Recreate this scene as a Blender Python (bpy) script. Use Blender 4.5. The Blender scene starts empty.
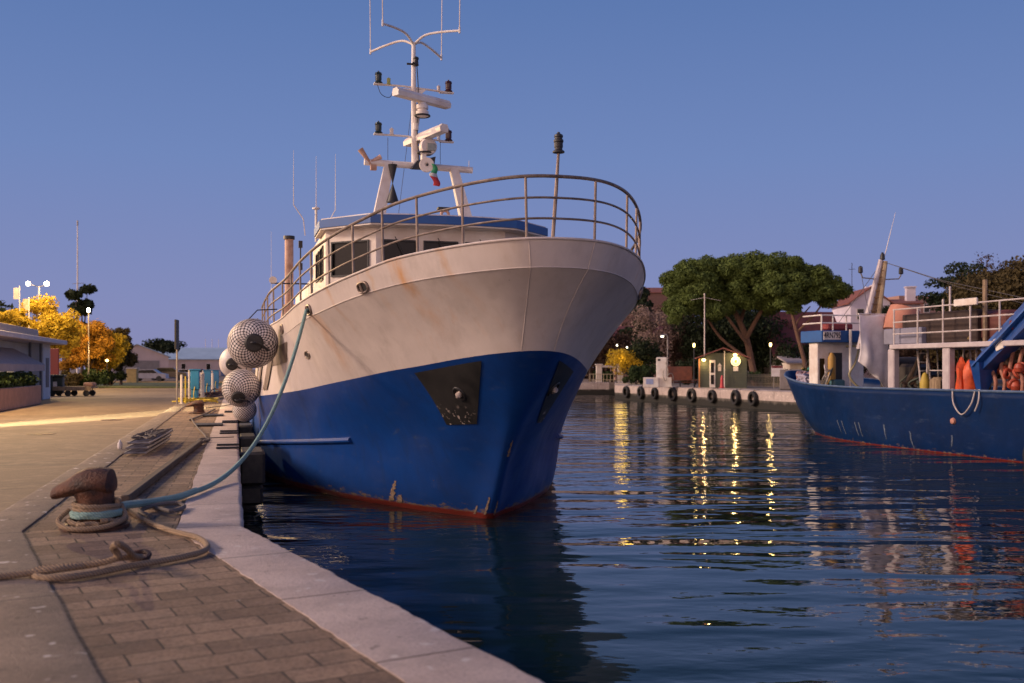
import bpy, math, random
import numpy as np
from mathutils import Vector, Matrix, Euler
random.seed(7); rng = np.random.default_rng(7)
R = math.radians
scene = bpy.context.scene
COL = scene.collection
UX, UY = -0.2672, 0.9636      # direction of the quay, going away
NX, NY = 0.9636, 0.2672       # across the quay, towards the water
ROT = R(15.5)
def at(px, Y):                # point on the ground plan at depth Y along a bearing
    return ((px-512)/1000.0*Y, Y)
def gp(px, py, z=0.0):        # point on level ground
    Y = (1.5-z)*1000.0/(py-368.0)
    return Vector(((px-512)/1000.0*Y, Y, z))

# ------------------------------------------------------------------ materials
def nodes(m):
    m.use_nodes = True
    nt = m.node_tree; nt.nodes.clear()
    out = nt.nodes.new('ShaderNodeOutputMaterial')
    b = nt.nodes.new('ShaderNodeBsdfPrincipled')
    nt.links.new(b.outputs[0], out.inputs[0])
    return nt, b, out
def N(nt, t, **kw):
    n = nt.nodes.new(t)
    for k, v in kw.items(): setattr(n, k, v)
    return n
def setin(n, **kw):
    for k, v in kw.items(): n.inputs[k].default_value = v
def rgba(c): return (c[0], c[1], c[2], 1.0)
def math_(nt, op, a, b=None, clamp=False):
    n = N(nt, 'ShaderNodeMath', operation=op, use_clamp=clamp)
    for i, v in enumerate((a, b)):
        if v is None: continue
        if isinstance(v, (int, float)): n.inputs[i].default_value = v
        else: nt.links.new(v, n.inputs[i])
    return n.outputs[0]
def mix_(nt, f, a, b):
    n = N(nt, 'ShaderNodeMix', data_type='RGBA')
    for i, v in ((0, f), (6, a), (7, b)):
        if isinstance(v, (int, float)): n.inputs[i].default_value = v
        elif isinstance(v, tuple): n.inputs[i].default_value = rgba(v)
        else: nt.links.new(v, n.inputs[i])
    return n.outputs[2]
def ramp_(nt, f, stops):
    n = N(nt, 'ShaderNodeValToRGB')
    cr = n.color_ramp
    while len(cr.elements) < len(stops): cr.elements.new(0.5)
    for e, (p, c) in zip(cr.elements, stops):
        e.position = p; e.color = rgba(c) if isinstance(c, tuple) else (c, c, c, 1)
    nt.links.new(f, n.inputs[0]); return n.outputs[0]
def noise_(nt, vec, scale, detail=4, rough=0.55, dist=0.0):
    n = N(nt, 'ShaderNodeTexNoise'); setin(n, Scale=scale, Detail=detail, Roughness=rough, Distortion=dist)
    if vec is not None: nt.links.new(vec, n.inputs['Vector'])
    return n.outputs[0]
def mapping_(nt, vec, scale=(1,1,1), rot=(0,0,0), loc=(0,0,0)):
    n = N(nt, 'ShaderNodeMapping'); setin(n, Scale=scale, Rotation=rot, Location=loc)
    nt.links.new(vec, n.inputs[0]); return n.outputs[0]
def bump_(nt, b, h, strength=0.3, dist=0.02):
    n = N(nt, 'ShaderNodeBump'); setin(n, Strength=strength, Distance=dist)
    nt.links.new(h, n.inputs['Height']); nt.links.new(n.outputs[0], b.inputs['Normal'])
MATS = {}
def mat(name, c, c2=None, rough=0.6, scale=3.0, metal=0.0, bump=0.0, bdist=0.01, emit=None, es=0.0, spec=0.5, stretch=(1,1,1), lo=0.35, hi=0.65):
    if name in MATS: return MATS[name]
    m = bpy.data.materials.new(name); nt, b, out = nodes(m)
    tc = N(nt, 'ShaderNodeTexCoord').outputs['Object']
    v = mapping_(nt, tc, stretch)
    n = noise_(nt, v, scale, 6, 0.62)
    if c2 is None: c2 = tuple(x*0.78 for x in c)
    col = ramp_(nt, n, [(lo, c2), (hi, c)])
    nt.links.new(col, b.inputs['Base Color'])
    r = math_(nt, 'MULTIPLY_ADD', n, 0.25); nt.nodes[-1].inputs[2].default_value = max(rough-0.12, 0.02)
    nt.links.new(r, b.inputs['Roughness'])
    setin(b, Metallic=metal); b.inputs['Specular IOR Level'].default_value = spec
    if bump:
        n2 = noise_(nt, v, scale*6, 5, 0.6)
        bump_(nt, b, n2, bump, bdist)
    if emit:
        b.inputs['Emission Color'].default_value = rgba(emit); b.inputs['Emission Strength'].default_value = es
    MATS[name] = m; return m

# ------------------------------------------------------------------ mesh builder
class MB:
    def __init__(s): s.v = []; s.f = []; s.mi = []; s.cur = 0; s.uv = None
    def add(s, vs, fs, M=None):
        o = len(s.v)
        for p in vs:
            p = Vector(p)
            if M is not None: p = M @ p
            s.v.append((p.x, p.y, p.z))
        for f in fs: s.f.append(tuple(o+i for i in f)); s.mi.append(s.cur)
        return s
    def box(s, c, d, rot=(0,0,0), taper=1.0, bev=0.0):
        x, y, z = d[0]/2, d[1]/2, d[2]/2
        M = Matrix.Translation(c) @ Euler(rot).to_matrix().to_4x4()
        if bev <= 0:
            vs = [(-x,-y,-z),(x,-y,-z),(x,y,-z),(-x,y,-z),(-x*taper,-y*taper,z),(x*taper,-y*taper,z),(x*taper,y*taper,z),(-x*taper,y*taper,z)]
            return s.add(vs, [(0,3,2,1),(4,5,6,7),(0,1,5,4),(1,2,6,5),(2,3,7,6),(3,0,4,7)], M)
        b = min(bev, x*.45, y*.45, z*.45)
        def ring(ix, iy, zz):
            X, Y = x-ix, y-iy
            return [(-X+b,-Y,zz),(X-b,-Y,zz),(X,-Y+b,zz),(X,Y-b,zz),(X-b,Y,zz),(-X+b,Y,zz),(-X,Y-b,zz),(-X,-Y+b,zz)]
        vs = ring(b,b,-z)+ring(0,0,-z+b)+ring(0,0,z-b)+ring(b,b,z)
        fs = [tuple(range(7,-1,-1)), tuple(range(24,32))]
        for k in range(3):
            for i in range(8): fs.append((k*8+i, k*8+(i+1)%8, (k+1)*8+(i+1)%8, (k+1)*8+i))
        return s.add(vs, fs, M)
    def tube(s, pts, r, n=8, cap=True):
        pts = [Vector(p) for p in pts]; k = len(pts)
        rs = [r]*k if isinstance(r, (int, float)) else list(r)
        prev = None; vs = []
        for i, p in enumerate(pts):
            t = (pts[min(i+1,k-1)] - pts[max(i-1,0)])
            t = t.normalized() if t.length > 1e-9 else Vector((0,0,1))
            if prev is None:
                a = Vector((0,0,1)) if abs(t.z) < .9 else Vector((1,0,0))
                prev = t.cross(a).normalized()
            e1 = prev - t*prev.dot(t)
            e1 = e1.normalized() if e1.length > 1e-6 else t.orthogonal().normalized()
            prev = e1; e2 = t.cross(e1)
            for j in range(n):
                a = 2*math.pi*j/n
                vs.append(p + (e1*math.cos(a)+e2*math.sin(a))*rs[i])
        fs = [(i*n+j, i*n+(j+1)%n, (i+1)*n+(j+1)%n, (i+1)*n+j) for i in range(k-1) for j in range(n)]
        if cap: fs += [tuple(range(n-1,-1,-1)), tuple((k-1)*n+j for j in range(n))]
        return s.add(vs, fs)
    def lathe(s, prof, M=None, n=20, cap=True):   # prof: (radius, height)
        vs = []
        for r, z in prof:
            for j in range(n):
                a = 2*math.pi*j/n; vs.append((r*math.cos(a), r*math.sin(a), z))
        k = len(prof)
        fs = [(i*n+j, i*n+(j+1)%n, (i+1)*n+(j+1)%n, (i+1)*n+j) for i in range(k-1) for j in range(n)]
        if cap: fs += [tuple(range(n-1,-1,-1)), tuple((k-1)*n+j for j in range(n))]
        return s.add(vs, fs, M)
    def torus(s, c, Rr, r, M=None, n=24, m=8, sq=1.0):
        vs = []
        for i in range(n):
            a = 2*math.pi*i/n
            for j in range(m):
                b = 2*math.pi*j/m
                q = Rr + r*math.cos(b); vs.append((q*math.cos(a), q*math.sin(a), r*sq*math.sin(b)))
        fs = [(i*m+j, ((i+1)%n)*m+j, ((i+1)%n)*m+(j+1)%m, i*m+(j+1)%m) for i in range(n) for j in range(m)]
        MM = Matrix.Translation(c) @ (M if M is not None else Matrix.Identity(4))
        return s.add(vs, fs, MM)
    def prism(s, poly, z0, z1):
        n = len(poly)
        vs = [(p[0],p[1],z0) for p in poly]+[(p[0],p[1],z1) for p in poly]
        fs = [tuple(range(n-1,-1,-1)), tuple(range(n,2*n))]+[(i,(i+1)%n,n+(i+1)%n,n+i) for i in range(n)]
        return s.add(vs, fs)
    def build(s, name, m, parent=None, smooth=True, ang=35, loc=None):
        me = bpy.data.meshes.new(name); me.from_pydata(s.v, [], s.f)
        ms = m if isinstance(m, (list, tuple)) else [m]
        for q in ms: me.materials.append(q)
        if len(ms) > 1: me.polygons.foreach_set('material_index', s.mi)
        me.validate()
        if smooth:
            me.shade_smooth(); me.set_sharp_from_angle(angle=R(ang))
        me.update()
        o = bpy.data.objects.new(name, me); COL.objects.link(o)
        if parent is not None: o.parent = parent
        if loc is not None: o.location = loc
        return o
def fix_normals(o):
    import bmesh
    bm = bmesh.new(); bm.from_mesh(o.data); bmesh.ops.recalc_face_normals(bm, faces=bm.faces); bm.to_mesh(o.data); bm.free()
def tag(o, label=None, cat=None, group=None, kind=None):
    if label: o['label'] = label
    if cat: o['category'] = cat
    if group: o['group'] = group
    if kind: o['kind'] = kind
    return o
def thing(name, label, cat, loc=(0,0,0), rz=0.0, group=None):
    o = bpy.data.objects.new(name, None); COL.objects.link(o)
    o.empty_display_size = 0.2
    o.location = loc; o.rotation_euler = (0,0,rz)
    return tag(o, label, cat, group)
def children(o): return [c for c in bpy.data.objects if c.parent == o]
def copy_tree(o, parent=None):
    c = o.copy(); COL.objects.link(c)
    if parent is not None: c.parent = parent
    for ch in children(o): copy_tree(ch, c)
    return c
def rotm(ax, deg): return Matrix.Rotation(R(deg), 4, ax)
def spline(pts, sub=8):
    P = [Vector(p) for p in pts]; out = []
    P = [P[0]*2-P[1]] + P + [P[-1]*2-P[-2]]
    for i in range(1, len(P)-2):
        for k in range(sub):
            t = k/sub; a, b, c, d = P[i-1], P[i], P[i+1], P[i+2]
            out.append(0.5*((2*b)+(c-a)*t+(2*a-5*b+4*c-d)*t*t+(3*b-a-3*c+d)*t**3))
    out.append(P[-2]); return out

# ------------------------------------------------------------------ palette
M_steel = mat('weathered_stainless', (.30,.24,.20), (.16,.12,.10), .42, 6, .55)
M_cream = mat('cream_paint', (.72,.66,.60), (.60,.50,.42), .5, 1.6)
M_whitep = mat('white_paint', (.74,.71,.68), (.58,.50,.45), .5, 2.2)
M_bluep = mat('roof_blue_paint', (.015,.10,.32), (.015,.075,.25), .5, 2)
M_black = mat('black_rubber', (.012,.012,.013), (.03,.028,.026), .6, 8, bump=.3)
M_dark = mat('dark_fittings', (.02,.02,.022), None, .5, 5)
M_glassd = mat('dark_window_glass', (.008,.007,.007), None, .22, 1, spec=.25)
M_redlens = mat('red_lens', (.045,.006,.006), None, .25, 4)
M_greenlens = mat('green_lens', (.006,.020,.020), None, .25, 4)
M_rustpipe = mat('rusty_pipe', (.58,.38,.29), (.36,.20,.13), .7, 4)
M_wood = mat('weathered_wood', (.34,.25,.16), (.16,.11,.07), .8, 3, stretch=(4,4,1))

# ------------------------------------------------------------------ world, sun, camera
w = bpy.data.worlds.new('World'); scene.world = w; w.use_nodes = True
nt = w.node_tree; nt.nodes.clear()
out = N(nt, 'ShaderNodeOutputWorld'); bg = N(nt, 'ShaderNodeBackground')
tc = N(nt, 'ShaderNodeTexCoord'); sp = N(nt, 'ShaderNodeSeparateXYZ')
nt.links.new(tc.outputs['Generated'], sp.inputs[0])
zz = math_(nt, 'MAXIMUM', sp.outputs[2], 0.0)
base = ramp_(nt, zz, [(0.0, (.235,.235,.420)), (.06, (.212,.242,.455)), (.20, (.150,.225,.460)), (.38, (.088,.165,.385)), (.7, (.045,.100,.290)), (1.0, (.035,.080,.24))])
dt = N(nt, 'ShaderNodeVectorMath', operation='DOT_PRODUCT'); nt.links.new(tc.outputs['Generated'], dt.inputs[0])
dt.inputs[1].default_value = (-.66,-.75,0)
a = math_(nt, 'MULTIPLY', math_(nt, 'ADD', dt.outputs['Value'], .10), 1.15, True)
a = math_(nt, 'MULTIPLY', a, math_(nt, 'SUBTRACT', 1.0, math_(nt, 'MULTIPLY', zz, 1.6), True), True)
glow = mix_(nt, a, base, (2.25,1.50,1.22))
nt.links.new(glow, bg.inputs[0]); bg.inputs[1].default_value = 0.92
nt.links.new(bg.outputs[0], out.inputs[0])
sl = bpy.data.lights.new('sun', 'SUN'); sl.energy = 2.6; sl.angle = R(11); sl.color = (1.0,.73,.56)
so = bpy.data.objects.new('sun', sl); COL.objects.link(so)
so.rotation_euler = Vector((.86,.10,-.42)).to_track_quat('-Z','Y').to_euler()
cd = bpy.data.cameras.new('camera'); co = bpy.data.objects.new('camera', cd); COL.objects.link(co)
cd.sensor_width = 36; cd.lens = 36*1000/1024; cd.shift_y = 26.5/1024; cd.clip_end = 3000; cd.clip_start = .05
co.location = (0,0,1.5); co.rotation_euler = (R(90),0,0)
cd.dof.use_dof = True; cd.dof.focus_distance = 17.5; cd.dof.aperture_fstop = 1.6
scene.camera = co
scene.view_settings.view_transform = 'Standard'; scene.view_settings.look = 'None'
scene.view_settings.exposure = 0.24; scene.view_settings.gamma = 1

# ------------------------------------------------------------------ ground, quay, water
E0 = Vector((-2.57, 9.55, 0)); U = Vector((UX,UY,0)); NV = Vector((NX,NY,0)); D1 = Vector((.5,-.866,0))
A0 = E0 + D1*14; B0 = E0 + U*((103-9.55)/UY)
P1 = Vector((8.96,87,0)); P2 = Vector((17.9,61,0)); DR = (P2-P1).normalized(); P3 = P1 + DR*110
def concrete():
    m = bpy.data.materials.new('quay_concrete'); nt, b, out = nodes(m)
    g = N(nt, 'ShaderNodeNewGeometry'); pos = g.outputs['Position']
    s = N(nt, 'ShaderNodeSeparateXYZ'); nt.links.new(pos, s.inputs[0])
    n = noise_(nt, pos, .9, 7, .65); n2 = noise_(nt, mapping_(nt, pos, (2.5,2.5,.5)), 1.4, 5)
    col = ramp_(nt, n, [(.3,(.13,.11,.095)), (.7,(.20,.175,.155))])
    zn = math_(nt, 'ADD', s.outputs[2], math_(nt, 'MULTIPLY', n2, .55))
    wet = ramp_(nt, math_(nt, 'ADD', math_(nt, 'MULTIPLY', zn, .5), .5), [(.22, 1.0), (.36, 0.0)])
    col = mix_(nt, wet, col, (.018,.017,.014))
    nt.links.new(col, b.inputs['Base Color']); setin(b, Roughness=.85)
    bump_(nt, b, noise_(nt, pos, 12, 6, .7), .4, .02)
    return m
def asphalt():
    m = bpy.data.materials.new('dusty_asphalt'); nt, b, out = nodes(m)
    pos = N(nt, 'ShaderNodeNewGeometry').outputs['Position']
    big = noise_(nt, mapping_(nt, pos, (1,.35,1), (0,0,-ROT)), .35, 6, .6, .6)
    fine = noise_(nt, pos, 34, 4, .7)
    col = ramp_(nt, big, [(.33,(.17,.115,.072)), (.52,(.235,.165,.105)), (.70,(.31,.225,.15))])
    col = mix_(nt, ramp_(nt, fine, [(.35,.55),(.6,.05)]), col, (.07,.05,.035))
    pt = noise_(nt, mapping_(nt, pos, (.22,1.1,1), (0,0,-ROT)), .8, 6, .7, .8)
    col = mix_(nt, ramp_(nt, pt, [(.52,.0),(.62,.6)]), col, (.10,.075,.055))
    col = mix_(nt, ramp_(nt, noise_(nt, pos, 2.2, 7, .75), [(.50,0.0),(.68,.55)]), col, (.36,.27,.18))
    crack = N(nt, 'ShaderNodeTexVoronoi', feature='DISTANCE_TO_EDGE'); setin(crack, Scale=.28)
    nt.links.new(mapping_(nt, noise_vec(nt, pos), (1,1,1)), crack.inputs['Vector'])
    ck = ramp_(nt, crack.outputs[0], [(0.0, .7), (.006, 0.0)])
    col = mix_(nt, math_(nt, 'MULTIPLY', ck, .6), col, (.03,.025,.02))
    nt.links.new(col, b.inputs['Base Color']); setin(b, Roughness=.8)
    bump_(nt, b, fine, .5, .01); return m
def noise_vec(nt, pos):
    n = N(nt, 'ShaderNodeTexNoise'); setin(n, Scale=.8, Detail=4.0); nt.links.new(pos, n.inputs['Vector'])
    a = N(nt, 'ShaderNodeVectorMath', operation='ADD'); nt.links.new(pos, a.inputs[0]); nt.links.new(n.outputs[1], a.inputs[1])
    return a.outputs[0]
M_conc = concrete(); M_asph = asphalt()
poly = [(-700,-60,0), tuple(A0), tuple(E0), tuple(B0), (10.6,103,0), tuple(P1), tuple(P3), (700,-20,0), (900,1500,0), (-900,1500,0)]
# keep the basin open behind the camera
poly = [(-700,-60), (A0.x+14,A0.y-24.2), (A0.x,A0.y), (E0.x,E0.y), (B0.x,B0.y), (10.6,103), (P1.x,P1.y), (P3.x,P3.y), (700,-20), (900,1500), (-900,1500)]
mb = MB()
n = len(poly)
tin = [(p[0],p[1],-.085) for p in poly]; bot = [(p[0],p[1],-4.0) for p in poly]
mb.cur = 0; mb.add(tin+bot, [(i,n+i,n+(i+1)%n,(i+1)%n) for i in range(n)])
mb.cur = 1; mb.add(tin, [tuple(range(n))])
g = mb.build('ground', [M_conc, M_asph], smooth=False); tag(g, kind='structure')

def sweep(mb, line, prof, flip=False):
    """profile (offset to the left of the travel direction, z) swept along a plan line with mitred corners"""
    L = [Vector((p[0],p[1])) for p in line]; vs = []
    for i, p in enumerate(L):
        d0 = (L[i]-L[i-1]).normalized() if i else (L[1]-L[0]).normalized()
        d1 = (L[i+1]-L[i]).normalized() if i < len(L)-1 else d0
        n0 = Vector((-d0.y,d0.x)); n1 = Vector((-d1.y,d1.x)); m = (n0+n1).normalized(); m = m/max(m.dot(n0), .3)
        for o, z in prof: vs.append((p.x+m.x*o, p.y+m.y*o, z))
    k = len(prof)
    fs = []
    for i in range(len(L)-1):
        for j in range(k-1):
            q = (i*k+j, (i+1)*k+j, (i+1)*k+j+1, i*k+j+1); fs.append(q[::-1] if flip else q)
    mb.add(vs, fs)
def wobble_line(a, b, step, amp, seed=1):
    r = random.Random(seed); a = Vector(a); b = Vector(b); n = max(1, int((b-a).length/step))
    d = (b-a).normalized(); p = Vector((-d.y,d.x,0)); out = []
    for i in range(n+1):
        w_ = 0 if i in (0,n) else r.uniform(-amp,amp); out.append(a+(b-a)*(i/n)+p*w_)
    return out
def stone(name, c, c2, joint=1.6, w_=.62):
    m = bpy.data.materials.new(name); nt, b, out = nodes(m)
    pos = N(nt, 'ShaderNodeNewGeometry').outputs['Position']
    n = noise_(nt, pos, 1.6, 7, .68); f = noise_(nt, pos, 42, 6, .8)
    col = ramp_(nt, n, [(.32,c2), (.62,c)])
    col = mix_(nt, ramp_(nt, f, [(.36,.8),(.50,0.0)]), col, tuple(x*.45 for x in c))
    col = mix_(nt, ramp_(nt, f, [(.56,.0),(.70,.5)]), col, tuple(min(.8,x*1.5) for x in c))
    g2 = noise_(nt, pos, 2.6, 7, .75)
    col = mix_(nt, ramp_(nt, g2, [(.50,.0),(.68,.6)]), col, tuple(x*.55 for x in c))
    sp_ = noise_(nt, pos, 5.3, 2, .5)
    col = mix_(nt, ramp_(nt, sp_, [(.66,0.0),(.69,.7)]), col, (.72,.66,.6))
    sd = noise_(nt, mapping_(nt, pos, (1,1,1), loc=(5,9,0)), 6.5, 3, .6)
    col = mix_(nt, ramp_(nt, sd, [(.65,0.0),(.68,.7)]), col, tuple(x*.35 for x in c))
    uv = N(nt, 'ShaderNodeUVMap').outputs[0]
    br = N(nt, 'ShaderNodeTexBrick', offset=0.0); setin(br, Scale=1.0); nt.links.new(uv, br.inputs['Vector'])
    br.inputs['Mortar Size'].default_value = .012; br.inputs['Brick Width'].default_value = joint; br.inputs['Row Height'].default_value = 5.0
    col = mix_(nt, math_(nt, 'MULTIPLY', br.outputs['Fac'], .75), col, (.05,.04,.035))
    nt.links.new(col, b.inputs['Base Color']); setin(b, Roughness=.8)
    h = math_(nt, 'SUBTRACT', f, br.outputs['Fac']); bump_(nt, b, h, 1.0, .016); return m
def set_uv(o, fn):
    me = o.data; uvl = me.uv_layers.new(name='UVMap')
    for lp in me.loops:
        co_ = me.vertices[lp.vertex_index].co; uvl.data[lp.index].uv = fn(co_)
def uv_quay(co_):
    near = (co_.x-E0.x)*.5 + (co_.y-E0.y)*-.866
    if near > 0 and co_.y < 9.56: return (near, (co_.x-E0.x)*.866+(co_.y-E0.y)*.5 + 2.5)
    return (-((co_.x-E0.x)*UX+(co_.y-E0.y)*UY), (co_.x-E0.x)*NX+(co_.y-E0.y)*NY + 2.5)
M_coping = stone('pale_stone_coping', (.66,.53,.46), (.50,.39,.34))
M_kerb = stone('grey_concrete_kerb', (.27,.205,.155), (.17,.125,.095), 2.4)
mb = MB()
line = wobble_line(A0, E0, .09, .010, 3) + wobble_line(E0, B0, .25, .010, 4)[1:]
sweep(mb, line, [(.0,-.42),(-.004,-.035),(.012,-.012),(.04,0),(.60,0),(.60,-.09)])
mb.v = [(x, y, z + (.004*math.sin(x*7+y*9) if z > -.05 and z < -.001 else 0)) for x, y, z in mb.v]
o = mb.build('quay_coping', M_coping); set_uv(o, uv_quay); tag(o, kind='structure')
I0 = Vector((-3.15,9.375,0)); K0 = Vector((-4.48,9.14,0))
def brick(name, c1, c2, c3):
    m = bpy.data.materials.new(name); nt, b, out = nodes(m)
    uv = N(nt, 'ShaderNodeUVMap').outputs[0]; pos = N(nt, 'ShaderNodeNewGeometry').outputs['Position']
    wv = N(nt, 'ShaderNodeTexNoise'); setin(wv, Scale=3.0, Detail=3.0); nt.links.new(uv, wv.inputs['Vector'])
    sc_ = N(nt, 'ShaderNodeVectorMath', operation='SCALE'); nt.links.new(wv.outputs[1], sc_.inputs[0]); sc_.inputs['Scale'].default_value = .022
    ad = N(nt, 'ShaderNodeVectorMath', operation='ADD'); nt.links.new(uv, ad.inputs[0]); nt.links.new(sc_.outputs[0], ad.inputs[1])
    br = N(nt, 'ShaderNodeTexBrick', offset=.5); nt.links.new(ad.outputs[0], br.inputs['Vector'])
    setin(br, Scale=1.0, Color1=rgba(c1), Color2=rgba(c2), Mortar=rgba((.035,.026,.02)))
    br.inputs['Mortar Size'].default_value = .0075; br.inputs['Mortar Smooth'].default_value = .4
    br.inputs['Brick Width'].default_value = .42; br.inputs['Row Height'].default_value = .235; br.inputs['Bias'].default_value = -.1
    n = noise_(nt, pos, 1.1, 6, .65)
    col = mix_(nt, ramp_(nt, n, [(.42,.0),(.74,.5)]), br.outputs[0], c3)
    f = noise_(nt, pos, 38, 6, .8)
    col = mix_(nt, ramp_(nt, f, [(.38,.75),(.50,0.0)]), col, tuple(x*.4 for x in c1))
    col = mix_(nt, ramp_(nt, f, [(.54,.0),(.68,.5)]), col, (.38,.29,.21))
    g2 = noise_(nt, pos, 3.2, 7, .72)
    col = mix_(nt, ramp_(nt, g2, [(.50,.0),(.66,.55)]), col, (.085,.060,.045))
    g3 = noise_(nt, mapping_(nt, pos, (1,1,1), loc=(7,3,0)), 1.7, 6, .7)
    col = mix_(nt, ramp_(nt, g3, [(.52,.0),(.70,.5)]), col, (.30,.22,.16))
    s = noise_(nt, pos, 4.1, 1, .4); col = mix_(nt, ramp_(nt, s, [(.745,0.0),(.76,.8)]), col, (.5,.45,.4))
    col = mix_(nt, math_(nt, 'MULTIPLY', br.outputs['Fac'], .85), col, (.030,.022,.017))
    nt.links.new(col, b.inputs['Base Color']); setin(b, Roughness=.82)
    h = math_(nt, 'SUBTRACT', math_(nt, 'MULTIPLY', f, .9), br.outputs['Fac']); bump_(nt, b, h, 1.0, .014); return m
M_brick = brick('paving_blocks', (.17,.108,.068), (.38,.255,.165), (.14,.09,.06))
mb = MB()
IA = I0 + D1*14; KA = K0 + D1*14; IB = I0+U*97; KB = K0+U*97
z_ = -.006
mb.add([(KA.x,KA.y,z_),(IA.x,IA.y,z_),(I0.x,I0.y,z_),(K0.x,K0.y,z_)], [(0,1,2,3)])
o = mb.build('pavement', M_brick, smooth=False)
set_uv(o, lambda c: ((c.x-E0.x)*.866+(c.y-E0.y)*.5, (c.x-E0.x)*.5+(c.y-E0.y)*-.866)); tag(o, kind='structure')
mb = MB(); mb.add([(K0.x,K0.y,z_),(I0.x,I0.y,z_),(IB.x,IB.y,z_),(KB.x,KB.y,z_)], [(0,1,2,3)])
o = mb.build('pavement', M_brick, smooth=False)
set_uv(o, lambda c: ((c.x-E0.x)*NX+(c.y-E0.y)*NY, (c.x-E0.x)*UX+(c.y-E0.y)*UY)); tag(o, kind='structure')
mb = MB()
sweep(mb, wobble_line(KA, K0, .3, .006, 8)+wobble_line(K0, KB, .4, .006, 9)[1:], [(0,-.02),(.002,.010),(.02,.016),(.42,.012),(.50,-.015),(.54,-.10)], flip=False)
o = mb.build('kerb', M_kerb); set_uv(o, uv_quay); tag(o, kind='structure')

# far quay on the right: pavement slab and pale coping
M_farcop = stone('far_pale_coping', (.52,.43,.40), (.40,.32,.29), 2.2)
mb = MB()
sweep(mb, [(P3.x,P3.y),(P1.x,P1.y),(10.6,103.0)], [(-0.02,-1.0),(-.02,-.05),(0,.02),(1.0,.02)])
mb.v = [(x,y,z) for x,y,z in mb.v]
# profile lies on the left of travel, which is the water side here, so mirror it to the land side
mb2 = MB(); sweep(mb2, [(P3.x,P3.y),(P1.x,P1.y),(10.6,103.0)], [(.03,-.62),(.03,.0),(0,.03),(-1.2,.03),(-1.2,-.1)], flip=True)
o = mb2.build('kerb', M_farcop); set_uv(o, lambda c: ((c.x-P1.x)*DR.x+(c.y-P1.y)*DR.y, c.z)); tag(o, kind='structure')
mb2 = MB(); sweep(mb2, [(10.0,103),(B0.x,B0.y)], [(.03,-.7),(.03,.0),(0,.03),(-1.2,.03),(-1.2,-.1)], flip=True)
o = mb2.build('kerb', M_farcop); set_uv(o, lambda c: (c.x, c.z)); tag(o, kind='structure')
mb2 = MB(); sweep(mb2, [(P3.x,P3.y),(P1.x,P1.y),(10.6,103.0)], [(-1.2,.012),(-9.5,.012)], flip=True)
M_farpave = stone('far_quay_concrete', (.25,.21,.185), (.18,.15,.13), 4)
o = mb2.build('pavement', M_farpave, smooth=False); set_uv(o, lambda c: (c.x, c.y)); tag(o, kind='structure')

def water():
    m = bpy.data.materials.new('harbour_water'); nt, b, out = nodes(m)
    pos = N(nt, 'ShaderNodeNewGeometry').outputs['Position']
    setin(b, Roughness=.025, IOR=1.333); b.inputs['Base Color'].default_value = (.006,.018,.020,1)
    b.inputs['Specular IOR Level'].default_value = .62
    p1 = mapping_(nt, pos, (.20,.62,1), (0,0,R(-6))); p2 = mapping_(nt, pos, (.75,1.6,1), (0,0,R(12))); p3 = mapping_(nt, pos, (2.6,5.0,1), (0,0,R(-20)))
    h1 = noise_(nt, p1, 1.0, 2, .45, .4); h2 = noise_(nt, p2, 1.0, 2, .45, .3); h3 = noise_(nt, p3, 1.0, 2, .5, .2)
    patch = ramp_(nt, noise_(nt, mapping_(nt, pos, (.06,.14,1)), 1.0, 2, .5), [(.38,.35),(.62,1.0)])
    h = math_(nt, 'ADD', math_(nt, 'MULTIPLY', h1, .15), math_(nt, 'ADD', math_(nt, 'MULTIPLY', math_(nt,'MULTIPLY',h2,patch), .034), math_(nt, 'MULTIPLY', math_(nt,'MULTIPLY',h3,patch), .015)))
    bump_(nt, b, h, 1.0, 1.0); return m
mb = MB(); mb.add([(-60,-120,-1.2),(400,-120,-1.2),(400,130,-1.2),(-60,130,-1.2)], [(0,1,2,3)])
tag(mb.build('water', water(), smooth=False), kind='structure')

# ------------------------------------------------------------------ the big vessel
def pchip(xs, ys):
    xs = np.array(xs, float); ys = np.array(ys, float); h = np.diff(xs); d = np.diff(ys)/h
    m = np.zeros(len(xs)); m[0] = d[0]; m[-1] = d[-1]
    for i in range(1, len(xs)-1):
        if d[i-1]*d[i] > 0:
            w1 = 2*h[i]+h[i-1]; w2 = h[i]+2*h[i-1]; m[i] = (w1+w2)/(w1/d[i-1]+w2/d[i])
    def f(x):
        x = min(max(x, xs[0]), xs[-1]); i = min(int(np.searchsorted(xs, x, side='right'))-1, len(xs)-2)
        t = (x-xs[i])/h[i]
        return float((1+2*t)*(1-t)**2*ys[i]+t*(1-t)**2*h[i]*m[i]+t*t*(3-2*t)*ys[i+1]+t*t*(t-1)*h[i]*m[i+1])
    return f
class Level:
    def __init__(s, tab, zt, end=24.0):
        s.tip = tab[0][0]; s.end = end; s.len = end-s.tip
        s.fL = pchip([math.sqrt((a-s.tip)/s.len) for a, b in tab], [b for a, b in tab])
        s.fz = pchip([a for a, b in zt], [b for a, b in zt]) if isinstance(zt, list) else (lambda q, z=zt: z)
    def pt(s, p):
        y = s.tip + s.len*p*p; return (s.fL(p), y, s.fz(y))
WLt = [(0,0),(.35,.27),(1.42,1.02),(2.8,1.80),(4.1,2.42),(4.94,2.70),(6.5,3.22),(8.4,3.62),(10,3.74),(20,3.75),(24,3.4)]
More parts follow.
